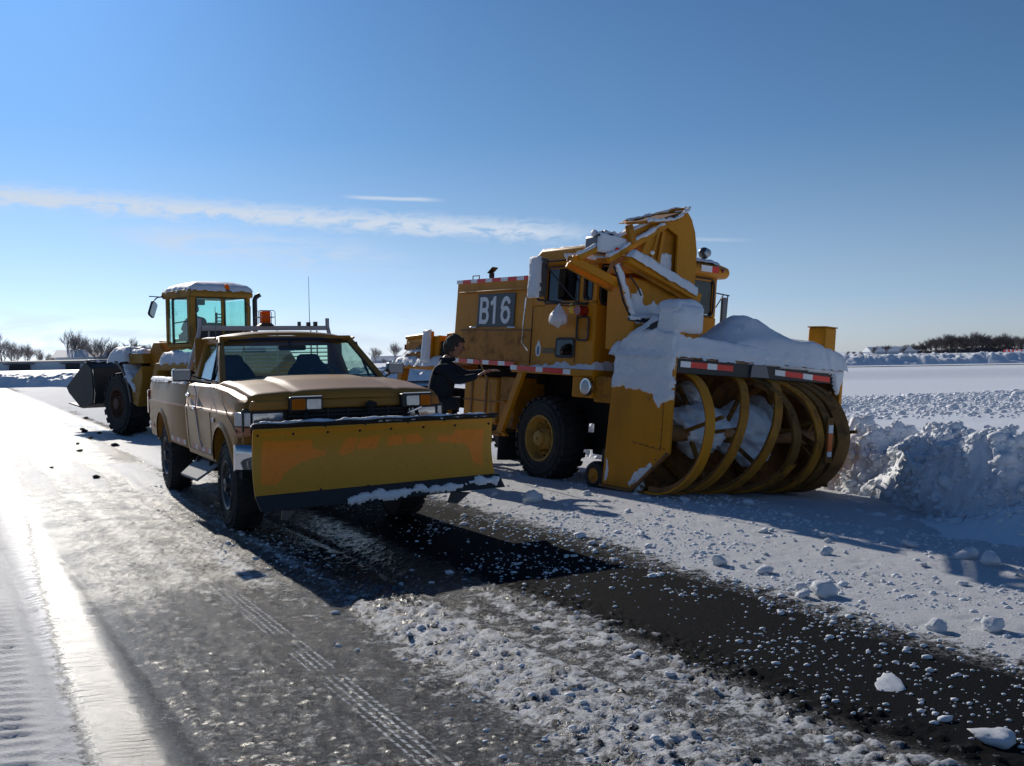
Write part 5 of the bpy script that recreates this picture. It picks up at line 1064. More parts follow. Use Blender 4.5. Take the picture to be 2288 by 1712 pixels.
# open rim at the top
MB().tube([(CX+.04,.05,3.0),(CX+.04,.34,3.045),(CX+.05,.50,3.09),(CX+.04,.67,3.225),(CX-.15,.64,3.235),(CX-.42,.5,3.16),(CX-.42,.12,3.05),(CX-.2,-.02,3.0),(CX+.04,.05,3.0)],.018,6).build('chute_rim',YELD,SBL)
MB().grid(lambda u,v:(CX+.03-.44*u,.04+.61*v,3.0+.205*v**1.3+.03*u),6,8).build('chute_mouth_lining',RUST_SHADE,SBL,solid=.015)
# deflector flange across the bottom, arms and links
MB().bar((CX+.10,-.24,2.575),(CX+.10,.84,2.235),.10,.10,up=(1,0,0)).build('deflector_flange',YEL,SBL,bev=.01)
MB().bar((CX+.06,-.24,2.56),(CX+.06,.84,2.22),.14,.03,up=(1,0,0)).build('flange_web',YELD,SBL)
MB().bar((CX-.2,-.76,2.52),(CX-.05,-.20,2.30),.07,.09).build('link_arm',YEL,SBL,bev=.01); MB().bar((CX-.4,-.66,2.48),(CX-.25,-.12,2.26),.06,.07).build('link_arm',YELD,SBL,bev=.01)
MB().bar((CX-.1,-.74,2.53),(CX-.05,.28,3.03),.07,.06).build('link_arm',YEL,SBL,bev=.01); MB().bar((CX+.0,-.42,2.53),(CX+.02,.34,2.99),.06,.06).build('link_arm',YEL,SBL,bev=.01)
MB().bar((CX-.3,-.74,2.53),(CX-.1,-.30,2.54),.05,.05).build('cross_link',YELD,SBL); MB().bar((CX+.02,-.18,2.94),(CX+.02,-.10,2.74),.06,.07).build('pivot_lug',YELD,SBL,bev=.006)
MB().box((CX-.3,-.52,2.62),(CX-.05,-.16,2.80)).build('actuator_box',GREY,SBL,bev=.03)
MB().tube([(CX-.05,-.53,2.78),(CX-.05,-.47,2.83)],.02,8).tube([(CX-.05,-.44,2.79),(CX-.05,-.34,2.80)],.03,8).build('hose_fitting',BLK,SBL)
MB().tube([(CX+.03,-.30,2.50),(CX+.03,-.21,2.30)],.03,8).tube([(CX+.03,-.21,2.30),(CX+.05,-.07,2.02)],.022,8).build('lift_cylinder',GREY,SBL)
MB().tube([(CX+.02,-.35,2.48),(CX+.02,-.25,2.28),(CX+.0,-.17,2.12),(CX+.03,-.10,1.98),(CX+.08,.05,1.95),(CX+.1,.22,1.96)],.013,6).tube([(CX+.05,-.13,1.93),(CX+.1,.06,1.92),(CX+.12,.3,1.98)],.018,6).tube([(CX,-.10,2.4),(CX+.03,.0,2.28),(CX+.02,.06,2.20)],.010,6).build('hydraulic_hose',BLK,SBL)
MB().ball((CX+.16,.06,2.66),.024,10).build('marker_lamp',TW_,SBL); MB().ball((CX-.0,-.30,2.66),.024,10).build('marker_lamp',TR_,SBL)
# ---- snow on the machine (each heap is a thing that lies on it)
def sn_(name,o,u,v,poly,th,cell,lab,**k):
    ob=snow_on(name,o,u,v,poly,th,cell,**k); return on(SBL,tag(ob,lab,'snow'))
sn_('snow_heap',(0,0,1.365),(1,0,0),(0,1,0),[(-.55,.02),(.2,.0),(.96,.0),(.96,.55),(-.55,.55)],.12,.02,'snow lying on the front fender below the blower cab door',seed=2,edge=.08,jag=.02,lump=.7,ls=6,prof=lambda a,b:.35+.65*ss(a,-.3,.3))
sn_('snow_heap',(0,0,1.32),(1,0,0),(0,1,0),[(-3.66,-.06),(-2.40,-.04),(-2.40,.5),(-3.66,.5)],.12,.03,'snow on the rear fender of the blower behind the man',seed=3,edge=.08,jag=.03)
sn_('frost_coat',(0,-.055,0),(1,0,0),(0,0,1),[(-2.90,1.36),(-2.73,1.36),(-2.73,1.81),(-2.90,1.81)],.04,.015,'frozen snow on the upright post at the back of the blower',seed=4,edge=.03,jag=.006)
sn_('snow_heap',(0,0,1.745),(1,0,.075),(0,1,0),[(-3.56,-.0),(-2.86,-.0),(-2.86,.3),(-3.56,.3)],.05,.02,'thin snow along the tube on top of the rear hood',seed=5,edge=.04,jag=.01).location
sn_('frost_coat',(-.0,-.245,0),(1,0,0),(0,0,1),[(-.09,2.19),(.13,2.19),(.14,2.60),(.10,2.69),(-.08,2.68)],.035,.012,'snow plastered over the big side mirror of the blower',seed=6,edge=.03,jag=.008)
sn_('snow_heap',(0,0,2.80),(1,0,0),(0,1,0),[(-.2,.0),(.95,.0),(.95,1.9),(-.2,1.9)],.035,.03,'thin snow on the blower cab roof',seed=7,edge=.04,jag=.02,lump=.6)
sn_('frost_coat',(0,-.024,0),(1,0,0),(0,0,1),[(1.335,1.20),(1.45,1.20),(1.60,1.18),(1.72,1.19),(1.86,1.17),(2.0,1.12),(2.10,1.02),(2.2,1.06),(2.29,1.10),(2.29,1.77),(2.0,1.83),(1.72,1.84),(1.48,1.71),(1.35,1.57)],.035,.012,'snow crust covering the upper half of the blower head side plate',seed=8,edge=.025,jag=.035,lump=.35,ls=10)
sn_('frost_coat',(0,-.024,0),(1,0,0),(0,0,1),[(1.27,.12),(1.36,.11),(1.34,.38),(1.30,.42)],.006,.012,'thin smear of snow on the lower rear corner of the head side plate',seed=9,edge=.02,jag=.03)
sn_('frost_coat',(0,-.030,0),(1,0,0),(0,0,1),[(1.72,.13),(1.9,.25),(2.06,.38),(2.04,.42),(1.86,.33),(1.68,.18)],.006,.012,'streak of snow along the slanting lower edge of the head side plate',seed=10,edge=.02,jag=.04)
# top of the head: deep cover with a long mound
def hump(a,b):
    return .36+.10*np.exp(-((b-.3)/.4)**2)+1.0*np.exp(-(((b-1.40)/.55)**2)-((a-1.85)/.38)**2)*1.05+.38*np.exp(-(((b-2.25)/.5)**2))
sn_('snow_mound',(0,0,1.57),(1,0,0),(0,1,0),[(1.30,-.06),(2.31,-.05),(2.33,2.72),(1.32,2.72)],.36,.026,'deep snow on top of the blower head rising to a smooth mound',seed=11,edge=.10,jag=.02,lump=.10,ls=5,prof=hump)
sn_('frost_coat',(2.305,0,0),(0,1,0),(0,0,1),[(.0,1.56),(2.70,1.54),(2.68,1.42),(2.62,1.25),(2.56,1.33),(2.5,1.50),(1.5,1.53),(1.12,1.54),(.0,1.56)],.025,.014,'snow crust hanging over the front beam of the blower head',seed=12,edge=.03,jag=.012)
sn_('snow_ledge',(2.28,0,1.60),(0,1,0),(-.35,0,1),[(-.03,-.04),(2.72,-.05),(2.72,.08),(1.4,.12),(-.03,.2)],.06,.02,'rounded bank of snow on the upper front edge of the head',seed=14,edge=.05,jag=.015)
sn_('frost_coat',(2.262,0,0),(0,1,0),(0,0,1),[(.0,1.80),(.36,1.80),(.36,2.05),(.30,2.10),(.05,2.10),(-.02,2.0)],.10,.014,'snow frozen on the front of the hinge box',seed=15,edge=.14,jag=.006,lump=.15)
sn_('snow_heap',(0,0,2.06),(1,0,0),(0,1,0),[(1.97,-.02),(2.29,-.02),(2.29,.36),(1.97,.36)],.11,.018,'rounded cap of snow on the hinge box of the head',seed=16,edge=.12,jag=.01,lump=.12)
sn_('frost_coat',(0,.012,0),(1,0,0),(0,0,1),[(1.95,1.7),(2.28,1.7),(2.28,2.08),(2.0,2.08)],.04,.014,'snow frozen on the side of the hinge box',seed=17,edge=.04,jag=.006,lump=.15)
sn_('snow_wedge',(1.50,0.0,1.66),(.86,0,.50),(0,1,0),[(-.12,-.05),(.56,-.03),(.60,.25),(-.1,.5)],.10,.02,'sloping snow between the head plate and the hinge box',seed=18,edge=.08,jag=.02,lump=.2)
sn_('snow_streak',(CX+.13,-.24,2.60),(0,.953,-.302),(-1,0,.25),[(.0,-.06),(.42,-.06),(1.05,-.04),(1.05,.02),(.42,.06),(.0,.05)],.10,.014,'snow lying along the slanting chute flange',seed=19,edge=.05,jag=.01,lump=.2)
sn_('frost_coat',(CX-.028,0,0),(0,1,0),(0,0,1),[(.32,2.50),(.53,2.42),(.53,2.72),(.40,2.70),(.33,2.72)],.02,.012,'patch of snow in the recessed panel of the chute',seed=20,edge=.02,jag=.02)
for i,(a,b,r_,lab) in enumerate((((CX-.1,-.74,2.57),(CX-.05,.26,3.06),.032,'snow caked on the long link arm of the chute'),((CX+.0,-.42,2.57),(CX+.02,.32,3.02),.032,'snow caked on the short link arm of the chute'),((CX-.3,-.76,2.56),(CX-.1,-.30,2.57),.03,'snow caked on the cross link of the chute'),((CX+.03,-.31,2.50),(CX+.06,-.07,2.0),.034,'snow caked on the hanging lift cylinder of the chute'),((CX+.06,-.12,1.94),(CX+.12,.3,2.0),.03,'snow caked on the lowest hydraulic hoses'),((CX-.15,-.54,2.82),(CX-.15,-.12,2.84),.04,'snow caked on top of the chute actuator box'))):
    a,b=Vector(a),Vector(b); pts=[a.lerp(b,k/14)+Vector((rng.uniform(-1,1),rng.uniform(-1,1),rng.uniform(-1,1)))*.010 for k in range(15)]
    ob=MB().tube(pts,[r_*rng.uniform(.65,1.15) for _ in pts],8).build('caked_snow',MATS['snow'],smooth=80); on(SBL,tag(ob,lab,'snow'))
pts=[(CX-.02,-.50,2.63),(CX-.02,-.36,2.80),(CX-.02,-.16,2.83),(CX-.02,-.14,2.64)]
sn_('frost_coat',(CX-.04,0,0),(0,1,0),(0,0,1),[(-.54,2.62),(-.15,2.62),(-.14,2.80),(-.52,2.83)],.03,.012,'snow plastered over the front of the chute actuator box',seed=21,edge=.03,jag=.015)
rim=[Vector(p) for p in ((CX+.05,.05,3.015),(CX+.05,.34,3.06),(CX+.06,.50,3.105),(CX+.05,.67,3.24),(CX-.15,.64,3.25),(CX-.42,.5,3.175),(CX-.42,.12,3.065))]
pts=[]
for a,b in zip(rim,rim[1:]): pts+=[a.lerp(b,k/7)+Vector((rng.uniform(-1,1)*.006,rng.uniform(-1,1)*.006,rng.uniform(-1,1)*.008)) for k in range(7)]
ob=MB().tube(pts,[.018*rng.uniform(.6,1.3) for _ in pts],7).build('caked_snow',MATS['snow'],smooth=80); on(SBL,tag(ob,'rim of snow round the open mouth of the chute','snow'))
# chute lower face smear, and snow packed in the auger
sn_('frost_coat',(CX-.018,0,0),(0,1,0),(0,0,1),[(-.0,1.9),(.45,1.9),(.5,2.08),(.28,2.18),(.16,2.10),(.08,2.28),(.0,2.2)],.015,.014,'thin snow on the lower front of the chute tube',seed=22,edge=.03,jag=.04,lump=.4)
def packed(name,c_,sc,seed,lab,n=4):
    bm=bmesh.new(); bmesh.ops.create_icosphere(bm,subdivisions=5,radius=1); co=np.array([v.co for v in bm.verts])
    d=1+.55*(fbm(co[:,1]*1.7+seed,co[:,2]*1.7+co[:,0],4,seed)-.5)*2+.12*(fbm(co[:,1]*7,co[:,2]*7+co[:,0]*6,3,seed+2)-.5)*2
    for v,k in zip(bm.verts,d): v.co=Vector((v.co.x*sc[0],v.co.y*sc[1],v.co.z*sc[2]))*float(k)+Vector(c_)
    me=bpy.data.meshes.new(name); bm.to_mesh(me); bm.free(); me.shade_smooth(); setmats(me,MATS['snow']); o=bpy.data.objects.new(name,me); C.objects.link(o); return on(SBL,tag(o,lab,'snow'))
packed('packed_snow',(1.98,.72,.78),(.30,.52,.26),1,'snow packed between the auger ribbons on the near side')
packed('packed_snow',(1.98,1.42,.74),(.34,.42,.30),2,'snow packed in the middle of the auger drum')
packed('packed_snow',(1.75,.75,1.16),(.22,.10,.14),3,'small lump of snow stuck high behind the auger')
packed('packed_snow',(1.75,1.9,.95),(.2,.16,.2),5,'grey lump of snow behind the far auger ribbons')
packed('packed_snow',(1.75,.06,.16),(.10,.06,.10),4,'wedge of snow under the slanting edge of the head')
# bag on the mirror bracket
bm=bmesh.new(); bmesh.ops.create_icosphere(bm,subdivisions=4,radius=1); co=np.array([v.co for v in bm.verts])
for v,k in zip(bm.verts,(fbm(co[:,0]*3+co[:,1]*4,co[:,2]*2,4,3)-.5)):
    z=v.co.z; wd=np.interp(z,[-1,-.6,0,.6,1],[.9,1.25,.95,.42,.25]); v.co=Vector((v.co.x*.14*wd,v.co.y*.07*wd,z*.15))*(1+.35*float(k))
me=bpy.data.meshes.new('plastic_bag'); bm.to_mesh(me); bm.free(); me.shade_smooth(); setmats(me,PLAS); o=bpy.data.objects.new('plastic_bag',me); C.objects.link(o); on(SBL,tag(o,'white plastic bag hanging below the blower cab window','bag'))
o.matrix_world=o.matrix_world@Matrix.Translation((.42,-.14,1.985))
MB().prism([(.57,2.02),(.65,2.0),(.63,2.12),(.58,2.12)],'y',-.11,-.10).build('yellow_tag',mat('bright_yellow',(.85,.5,.02),.5),SBL)
# frost on the wide beam between: done. long dark scraper track cut in the ground beside the head
# ------------------------------------------------------------------ the wheel loader
LDR=empty('wheel_loader',(-8.424,21.907,0),(0,0,R(135)),label='yellow wheel loader with a dark bucket standing behind the pickup',cat='wheel loader')
LRIM=mat('rusty_rim',(.12,.055,.03),.7,var=.3,dirt=(.05,.03,.02),dirtamt=.6)
for x,y,sd in ((0,0,1),(0,-2.35,-1),(-2.75,0,1),(-2.75,-2.35,-1)):
    wheel(LDR,x,y,.65,.64,.52,.33,BLKR,LRIM,side=sd,blocks=20,lug=.035,dish=.13,nuts=12,hubr=.4)
CYL=-1.20 # centre line
lb=MB(); lb.box((-3.9,-1.75,.6),(-.6,-.65,1.15)).box((-.6,-1.6,.45),(.7,-.75,1.05)).box((-.3,-2.1,.5),(.3,-.25,.8)).box((-3.05,-2.1,.5),(-2.45,-.25,.8)); lb.build('chassis',DARK,LDR,bev=.03)
MB().prism([(-3.9,.95),(-2.6,.95),(-2.6,1.80),(-3.7,1.72),(-3.95,1.5)],'y',-1.95,-.45).build('engine_hood',LYEL,LDR,bev=.05)
MB().prism([(-2.7,1.0),(-1.62,1.0),(-1.62,1.84),(-2.7,1.84)],'y',-1.72,-.42).build('cab_base',LYEL,LDR,bev=.02)
MB().prism([(-3.5,1.35),(-2.0,1.35),(-1.8,1.0),(-1.72,.62),(-1.6,.62),(-1.66,1.1),(-1.9,1.5),(-3.5,1.5)],'y',-.42,.04).build('rear_fender',LYEL,LDR,bev=.02)
MB().box((-1.95,-.42,1.0),(-1.55,.0,1.05)).box((-1.85,-.42,.6),(-1.55,-.02,.64)).build('ladder_step',BLK,LDR)
# cab: x -2.62..-1.64, y -1.66..-.40
x0,x1,ya,yb=-2.60,-1.62,-1.66,-.40
cf=MB()
for x in (x0,x1):
    for y in (ya,yb): cf.box((x-.035,y-.035,1.84),(x+.035,y+.035,2.82))
cf.box((x0-.03,ya-.03,1.80),(x1+.03,yb+.03,1.88)); cf.box((x0-.03,yb-.30,1.86),(x0+.02,yb+.03,2.82)) if False else None
cf.box((-2.62,yb-.10,1.88),(-2.50,yb+.035,2.82)); cf.box((x0-.03,ya,1.88),(x0+.03,ya+.07,2.80)); cf.box((x0-.03,-1.10,1.88),(x0+.02,-1.05,2.78))
cf.box((x0-.03,ya,1.88),(x0+.02,yb,2.28)) if False else None
cf.build('cab_frame',LYEL,LDR,bev=.01)
MB().prism([(x0-.10,2.80),(x1+.10,2.80),(x1+.16,2.84),(x1+.14,2.95),(x0-.08,2.95),(x0-.12,2.86)],'y',ya-.06,yb+.06).build('cab_roof',LYEL,LDR,bev=.02)
pane('rear_window',[(x0,yb-.10,2.15),(x0,-1.06,2.15),(x0,-1.06,2.78),(x0,yb-.10,2.78)],GLC,LDR); pane('rear_window',[(x0,-1.10,2.15),(x0,ya+.07,2.15),(x0,ya+.07,2.78),(x0,-1.10,2.78)],GLC,LDR)
MB().box((x0-.02,ya+.05,1.86),(x0+.02,yb-.08,2.14)).build('rear_panel',BLK,LDR)
pane('door_window',[(-1.92,yb+.01,1.92),(-2.48,yb+.01,1.92),(-2.48,yb+.01,2.76),(-1.92,yb+.01,2.76)],GLC,LDR); pane('side_window',[(-1.66,yb+.01,1.92),(-1.84,yb+.01,1.92),(-1.84,yb+.01,2.76),(-1.66,yb+.01,2.76)],GLC,LDR)
pane('front_window',[(x1,yb-.04,1.9),(x1,ya+.04,1.9),(x1,ya+.04,2.78),(x1,yb-.04,2.78)],GLC,LDR); pane('side_window',[(-1.68,ya,1.92),(-2.56,ya,1.92),(-2.56,ya,2.76),(-1.68,ya,2.76)],GLC,LDR)
g=MB(); frame(g,rrect(-2.50,-1.90,1.90,2.78,.04),'y',yb+.022,.016,0); frame(g,rrect(-1.105,yb-.09,2.14,2.79,.04),'x',x0-.022,.014,0); frame(g,rrect(ya+.06,-1.105,2.14,2.79,.04),'x',x0-.022,.014,0); g.bar((-1.87,yb+.02,1.86),(-1.87,yb+.02,2.80),.03,.04).bar((-1.92,yb+.025,2.30),(-2.48,yb+.025,2.32),.02,.02)
g.build('window_seal',BLK,LDR)
# seat and headrest, steering column, arm rests
MB().box((-2.35,-1.28,1.90),(-1.9,-.82,2.02)).box((-2.42,-1.28,1.95),(-2.30,-.84,2.30)).build('seat',SEAT,LDR,bev=.04)
hr_=MB()
for z in (2.33,2.40,2.47): hr_.bar((-2.44,-1.22,z),(-2.44,-1.02,z),.05,.02)
hr_.bar((-2.44,-1.22,2.27),(-2.44,-1.20,2.50),.04,.04).bar((-2.44,-1.02,2.27),(-2.44,-1.03,2.50),.04,.04).build('headrest',SEAT,LDR,bev=.006)
MB().tube([(-1.75,-1.03,1.88),(-1.9,-1.03,2.18)],.035,8).tube([(-1.92+.05*math.cos(a),-1.03+.19*math.sin(a),2.2+.12*math.cos(a)) for a in [2*math.pi*k/16 for k in range(17)]],.015,6).box((-1.80,-1.50,1.85),(-1.66,-.6,2.08)).build('steering_wheel',DASH,LDR)
MB().box((-2.30,-.86,2.66),(-2.2,-.68,2.77)).build('radio',DASH,LDR)
MB().box((-2.12,-1.2,2.98),(-2.1,-1.18,3.0)).build('roof_pin',BLK,LDR)
bb=MB().lathe([(.055,0),(.055,.05),(.045,.09),(.02,.11)],14,'z',(-2.66,-1.15,2.955)).build('beacon',AMB,LDR); MB().lathe([(.06,-.02),(.06,0)],14,'z',(-2.66,-1.15,2.955)).build('base',BLK,bb); MB().bar((-2.66,-1.15,2.93),(-2.5,-1.15,2.93),.05,.03).build('bracket',BLK,bb)
MB().tube([(-3.05,-1.55,1.7),(-3.05,-1.55,2.74),(-3.07,-1.57,2.80),(-3.12,-1.64,2.85)],[.05,.05,.05,.045],12).build('exhaust_stack',BLK,LDR)
MB().tube([(-2.72,-1.62,1.7),(-2.72,-1.64,2.62),(-2.66,-1.62,2.68),(-2.62,-1.62,2.68)],.012,6).tube([(-2.72,-1.55,1.7),(-2.72,-1.55,2.5)],.01,6).box((-2.9,-1.6,2.12),(-2.7,-1.35,2.17)).build('grab_rail',GREY,LDR)
MB().tube([(-1.60,-.42,2.86),(-1.48,-.25,2.84),(-1.44,-.2,2.78)],.014,6).tube([(-1.60,-.3,2.84),(-1.42,-.1,2.86)],.010,6).build('mirror_arm',BLK,LDR)
mm=MB().prism(rrect(-.10,.10,-.17,.17,.05),'x',-.02,.02).build('side_mirror',BLK,LDR,bev=.01); mm.location=(-1.36,-.20,2.60); mm.rotation_euler=(R(28),0,R(30))
mg=MB().prism(rrect(-.085,.085,-.155,.155,.045),'x',-.026,-.021).build('mirror_glass',mat('mirror_glass',(.5,.55,.55),.1,metal=1),mm)
MB().box((x1-.02,ya,2.84),(x1+.28,yb,2.90)).build('front_visor',LYEL,LDR,bev=.01)
# front frame, lift tower, arms, fender, lamp box
MB().prism([(-1.25,.8),(-.45,.8),(.05,1.05),(-.35,1.55),(-.75,2.02),(-1.25,2.0),(-1.45,1.6)],'y',-1.55,-.95).build('lift_tower',LYEL,LDR,bev=.03)
MB().prism([(-1.50,1.30),(-1.02,1.30),(-.96,1.75),(-1.12,1.93),(-1.40,1.92),(-1.62,1.70)],'y',-.66,-.30).build('hinge_casting',YELD,LDR,bev=.03)
for y in (-1.75,-.72): MB().prism([(-1.0,1.95),(-.7,1.98),(.2,1.30),(1.15,.62),(1.25,.45),(1.0,.42),(.05,1.02),(-.95,1.70)],'y',y-.07,y+.07).build('lift_arm',LYEL,LDR,bev=.02)
MB().prism([(-1.05,1.50),(-.35,1.50),(-.30,1.72),(-1.0,1.70)],'y',-.55,-.12).build('lamp_box',LYEL,LDR,bev=.02)
MB().box((-.33,-.50,1.54),(-.27,-.40,1.66)).box((-.33,-.28,1.50),(-.27,-.18,1.60)).build('lamp',AMB,LDR,bev=.01)
MB().tube([(-.35,-.50,1.70),(-.35,-.50,1.87),(-.35,-.18,1.87),(-.35,-.18,1.70)],.012,6).build('lamp_guard',GREY,LDR)
MB().prism([(.05,1.50),(.05,1.56),(-.1,1.56),(-.35,1.42),(-.62,1.10),(-.75,.70),(-.68,.68),(-.55,1.05),(-.3,1.34),(-.1,1.47)],'y',-.62,.02).build('front_fender',BLK,LDR,bev=.01)
MB().prism([(-.62,1.12),(-1.15,1.45),(-1.2,1.2),(-.95,.60),(-.72,.66)],'y',-.45,-.02).build('fender_panel',LYEL,LDR,bev=.02)
# bucket
BUC=mat('bucket_steel',(.032,.03,.03),.6,var=.4,scale=8,dirt=(.10,.09,.08),dirtamt=.4)
bprof=[(1.42,1.54),(1.46,1.56),(2.50,.99),(2.46,.95),(1.74,.55),(1.60,.53),(1.15,.66),(1.08,.8),(1.05,1.1),(1.2,1.45)]
bk=MB().prism([(1.45,1.55),(2.50,.99),(2.38,.86),(1.73,.53),(1.1,.64),(1.03,.85),(1.12,1.42)],'y',.02,.06).prism([(1.45,1.55),(2.50,.99),(2.38,.86),(1.73,.53),(1.1,.64),(1.03,.85),(1.12,1.42)],'y',-2.46,-2.42)
shp=[(1.45,1.55),(1.12,1.42),(1.03,.85),(1.1,.64),(1.73,.53),(2.50,.62)]
for a,b in zip(shp,shp[1:]):
    bk.bar((a[0],-1.2,a[1]),(b[0],-1.2,b[1]),2.44,.03,up=(0,0,1) if abs(b[0]-a[0])>.2 else (1,0,0))
bk.build('bucket',BUC,LDR,bev=.01)
MB().bar((1.43,-2.42,1.57),(1.43,.02,1.57),.10,.05).build('bucket_lip',BUC,LDR)
for y in (-2.3,-1.9,-1.5,-1.1,-.7,-.3): MB().bar((2.30,y,.60),(2.62,y,.62),.08,.04).build('bucket_tooth',BUC,LDR)
MB().bar((.2,CYL,1.5),(1.1,CYL,1.25),.16,.12).bar((-.6,CYL,1.75),(.25,CYL,1.55),.12,.12).build('tilt_link',BLK,LDR,bev=.01)
MB().box((.8,-1.9,.6),(1.1,-.6,1.35)).build('bucket_mount',BUC,LDR,bev=.02)
def sl_(name,o,u,v,poly,th,cell,lab,**k): return on(LDR,tag(snow_on(name,o,u,v,poly,th,cell,**k),lab,'snow'))
sl_('snow_heap',(0,0,2.95),(1,0,0),(0,1,0),[(-2.70,-1.72),(-1.55,-1.72),(-1.55,-.36),(-2.70,-.36)],.21,.03,'domed cap of snow on the loader cab roof',seed=31,edge=.60,jag=.02,lump=.08,ls=3)
sl_('snow_heap',(0,0,2.90),(1,0,0),(0,1,0),[(-1.62,-1.66),(-1.32,-1.66),(-1.32,-.42),(-1.62,-.42)],.15,.03,'small snow cap on the front visor of the loader cab',seed=32,edge=.14,jag=.01,lump=.1)
sl_('snow_heap',(0,0,1.56),(1,0,0),(0,1,0),[(-.40,-.75),(.42,-.75),(.42,-.0),(-.40,-.0)],.30,.03,'heap of snow on the loader front fender',seed=33,edge=.2,jag=.02,lump=.15)
sl_('snow_heap',(-.30,0,1.44),(.75,0,.66),(0,1,0),[(-.75,-.45),(.05,-.45),(.05,.0),(-.75,.0)],.08,.03,'snow sliding down the back of the loader front fender',seed=34,edge=.08,jag=.04,lump=.4)
sl_('snow_heap',(0,0,1.50),(1,0,0),(0,1,0),[(-3.4,-.42),(-2.0,-.42),(-2.0,.02),(-3.4,.02)],.25,.03,'snow heaped on the loader rear fender beside the cab',seed=35,edge=.2,jag=.03,lump=.2)
sl_('snow_heap',(0,0,1.71),(1,0,0),(0,1,0),[(-.9,-.5),(-.35,-.5),(-.35,-.15),(-.9,-.15)],.10,.03,'snow on the lamp box in front of the loader cab',seed=36,edge=.1,jag=.02)
sl_('snow_heap',(0,0,1.74),(1,0,0),(0,1,0),[(-3.8,-1.9),(-2.75,-1.9),(-2.75,-.5),(-3.8,-.5)],.18,.05,'snow cover on the loader engine hood',seed=38,edge=.2,jag=.02,lump=.2)
sl_('snow_heap',(0,0,1.585),(1,0,0),(0,1,0),[(1.38,-2.4),(1.48,-2.4),(1.48,0),(1.38,0)],.03,.03,'thin snow along the upper lip of the loader bucket',seed=37,edge=.03,jag=.02)
# ------------------------------------------------------------------ people
def skin_part(verts,edges,radii,sub=2,root=0):
    me=bpy.data.meshes.new('b'); me.from_pydata([tuple(v) for v in verts],edges,[]); o=bpy.data.objects.new('b',me); C.objects.link(o)
    m_=o.modifiers.new('k','SKIN'); m_.use_smooth_shade=True; m_.branch_smoothing=.6
    s=o.modifiers.new('u','SUBSURF'); s.levels=sub; s.render_levels=sub
    for i,r_ in enumerate(radii):
        rr_=r_ if isinstance(r_,tuple) else (r_,r_); me.skin_vertices[0].data[i].radius=rr_
    me.skin_vertices[0].data[root].use_root=True
    return rev(o)
def hand(base,d,palm,L=.185,curl=.35,thumb=1):
    """fingers d, palm normal palm"""
    d=Vector(d).normalized(); n=Vector(palm).normalized(); s=d.cross(n).normalized(); n=s.cross(d).normalized(); b=Vector(base); V=[];E=[];Rr=[]
    parts=[]
    V=[b,b+d*.035,b+d*.085]; parts.append(skin_part(V,[(0,1),(1,2)],[(.026,.020),(.038,.017),(.040,.015)],2))
    for k,(off,ln) in enumerate(((-.030,.068),(-.010,.078),(.011,.072),(.030,.056))):
        p=b+d*.07+s*off; q=b+d*.098+s*off*1.1; a1=curl*.5; a2=curl*1.1; a3=curl*1.7
        p1=q+(d*math.cos(a1)+n*math.sin(a1))*ln*.45; p2=p1+(d*math.cos(a2)+n*math.sin(a2))*ln*.32; p3=p2+(d*math.cos(a3)+n*math.sin(a3))*ln*.23
        parts.append(skin_part([p,q,p1,p2,p3],[(0,1),(1,2),(2,3),(3,4)],[.0095,.0095,.0088,.008,.006],1))
    t0=b+d*.03-s*.025*thumb; t1=t0+(d*.6-s*.7*thumb+n*.2).normalized()*.035; t2=t1+(d*.85-s*.4*thumb+n*.3).normalized()*.032; t3=t2+(d*.95-s*.1*thumb+n*.35).normalized()*.022
    parts.append(skin_part([t0,t1,t2,t3],[(0,1),(1,2),(2,3)],[.013,.012,.0105,.008],1))
    return parts
def head(c_,face,up=(0,0,1),s=1.0):
    f=Vector(face).normalized(); u=Vector(up).normalized(); sd=f.cross(u).normalized(); u=sd.cross(f).normalized()
    bm=bmesh.new(); bmesh.ops.create_uvsphere(bm,u_segments=32,v_segments=24,radius=1)
    for v in bm.verts:
        x,y,z=v.co   # x fwd, y side, z up
        wd=np.interp(z,[-1,-.6,-.2,.4,1],[.50,.70,.86,1,1])*.078; dp=np.interp(z,[-1,-.6,0,.5,1],[.80,.92,1,1,1])*.098; hh=.122
        X,Y,Z=x*dp,y*wd,z*hh
        if x>0:
            X+=.026*math.exp(-((z+.10)/.17)**2-(y/.14)**2)*x + .012*math.exp(-((z+.28)/.07)**2-(y/.17)**2)   # nose
            X-=.010*math.exp(-((z-.06)/.10)**2-((abs(y)-.38)/.16)**2)     # eye sockets
            X+=.007*math.exp(-((z+.50)/.07)**2-(y/.25)**2)                # lips
            X+=.010*math.exp(-((z+.85)/.14)**2-(y/.3)**2)                 # chin
            X+=.006*math.exp(-((z-.2)/.06)**2-(y/.5)**2)                  # brow
        if x<0 and z<-.4: X*=.75
        X-=.0
        v.co=Vector(c_)+(f*X+sd*Y+u*Z)*s
    for sg in (-1,1):
        mtx=Matrix.Translation(Vector(c_)+(sd*sg*.078-f*.008-u*.005)*s)@Matrix((( *f,0),( *sd,0),( *u,0),(0,0,0,1))).transposed()@Matrix.Diagonal((.020*s,.010*s,.033*s,1))
        bmesh.ops.create_uvsphere(bm,u_segments=10,v_segments=8,radius=1,matrix=mtx)
        mtx=Matrix.Translation(Vector(c_)+(f*.085+sd*sg*.03+u*.008)*s)@Matrix.Diagonal((.011*s,.011*s,.010*s,1))
        r_=bmesh.ops.create_uvsphere(bm,u_segments=10,v_segments=8,radius=1,matrix=mtx)
        for v in r_['verts']:
            for fc_ in v.link_faces: fc_.material_index=1
    me=bpy.data.meshes.new('h'); bm.to_mesh(me); bm.free(); me.shade_smooth(); o=bpy.data.objects.new('h',me); C.objects.link(o); return o,(f,sd,u)
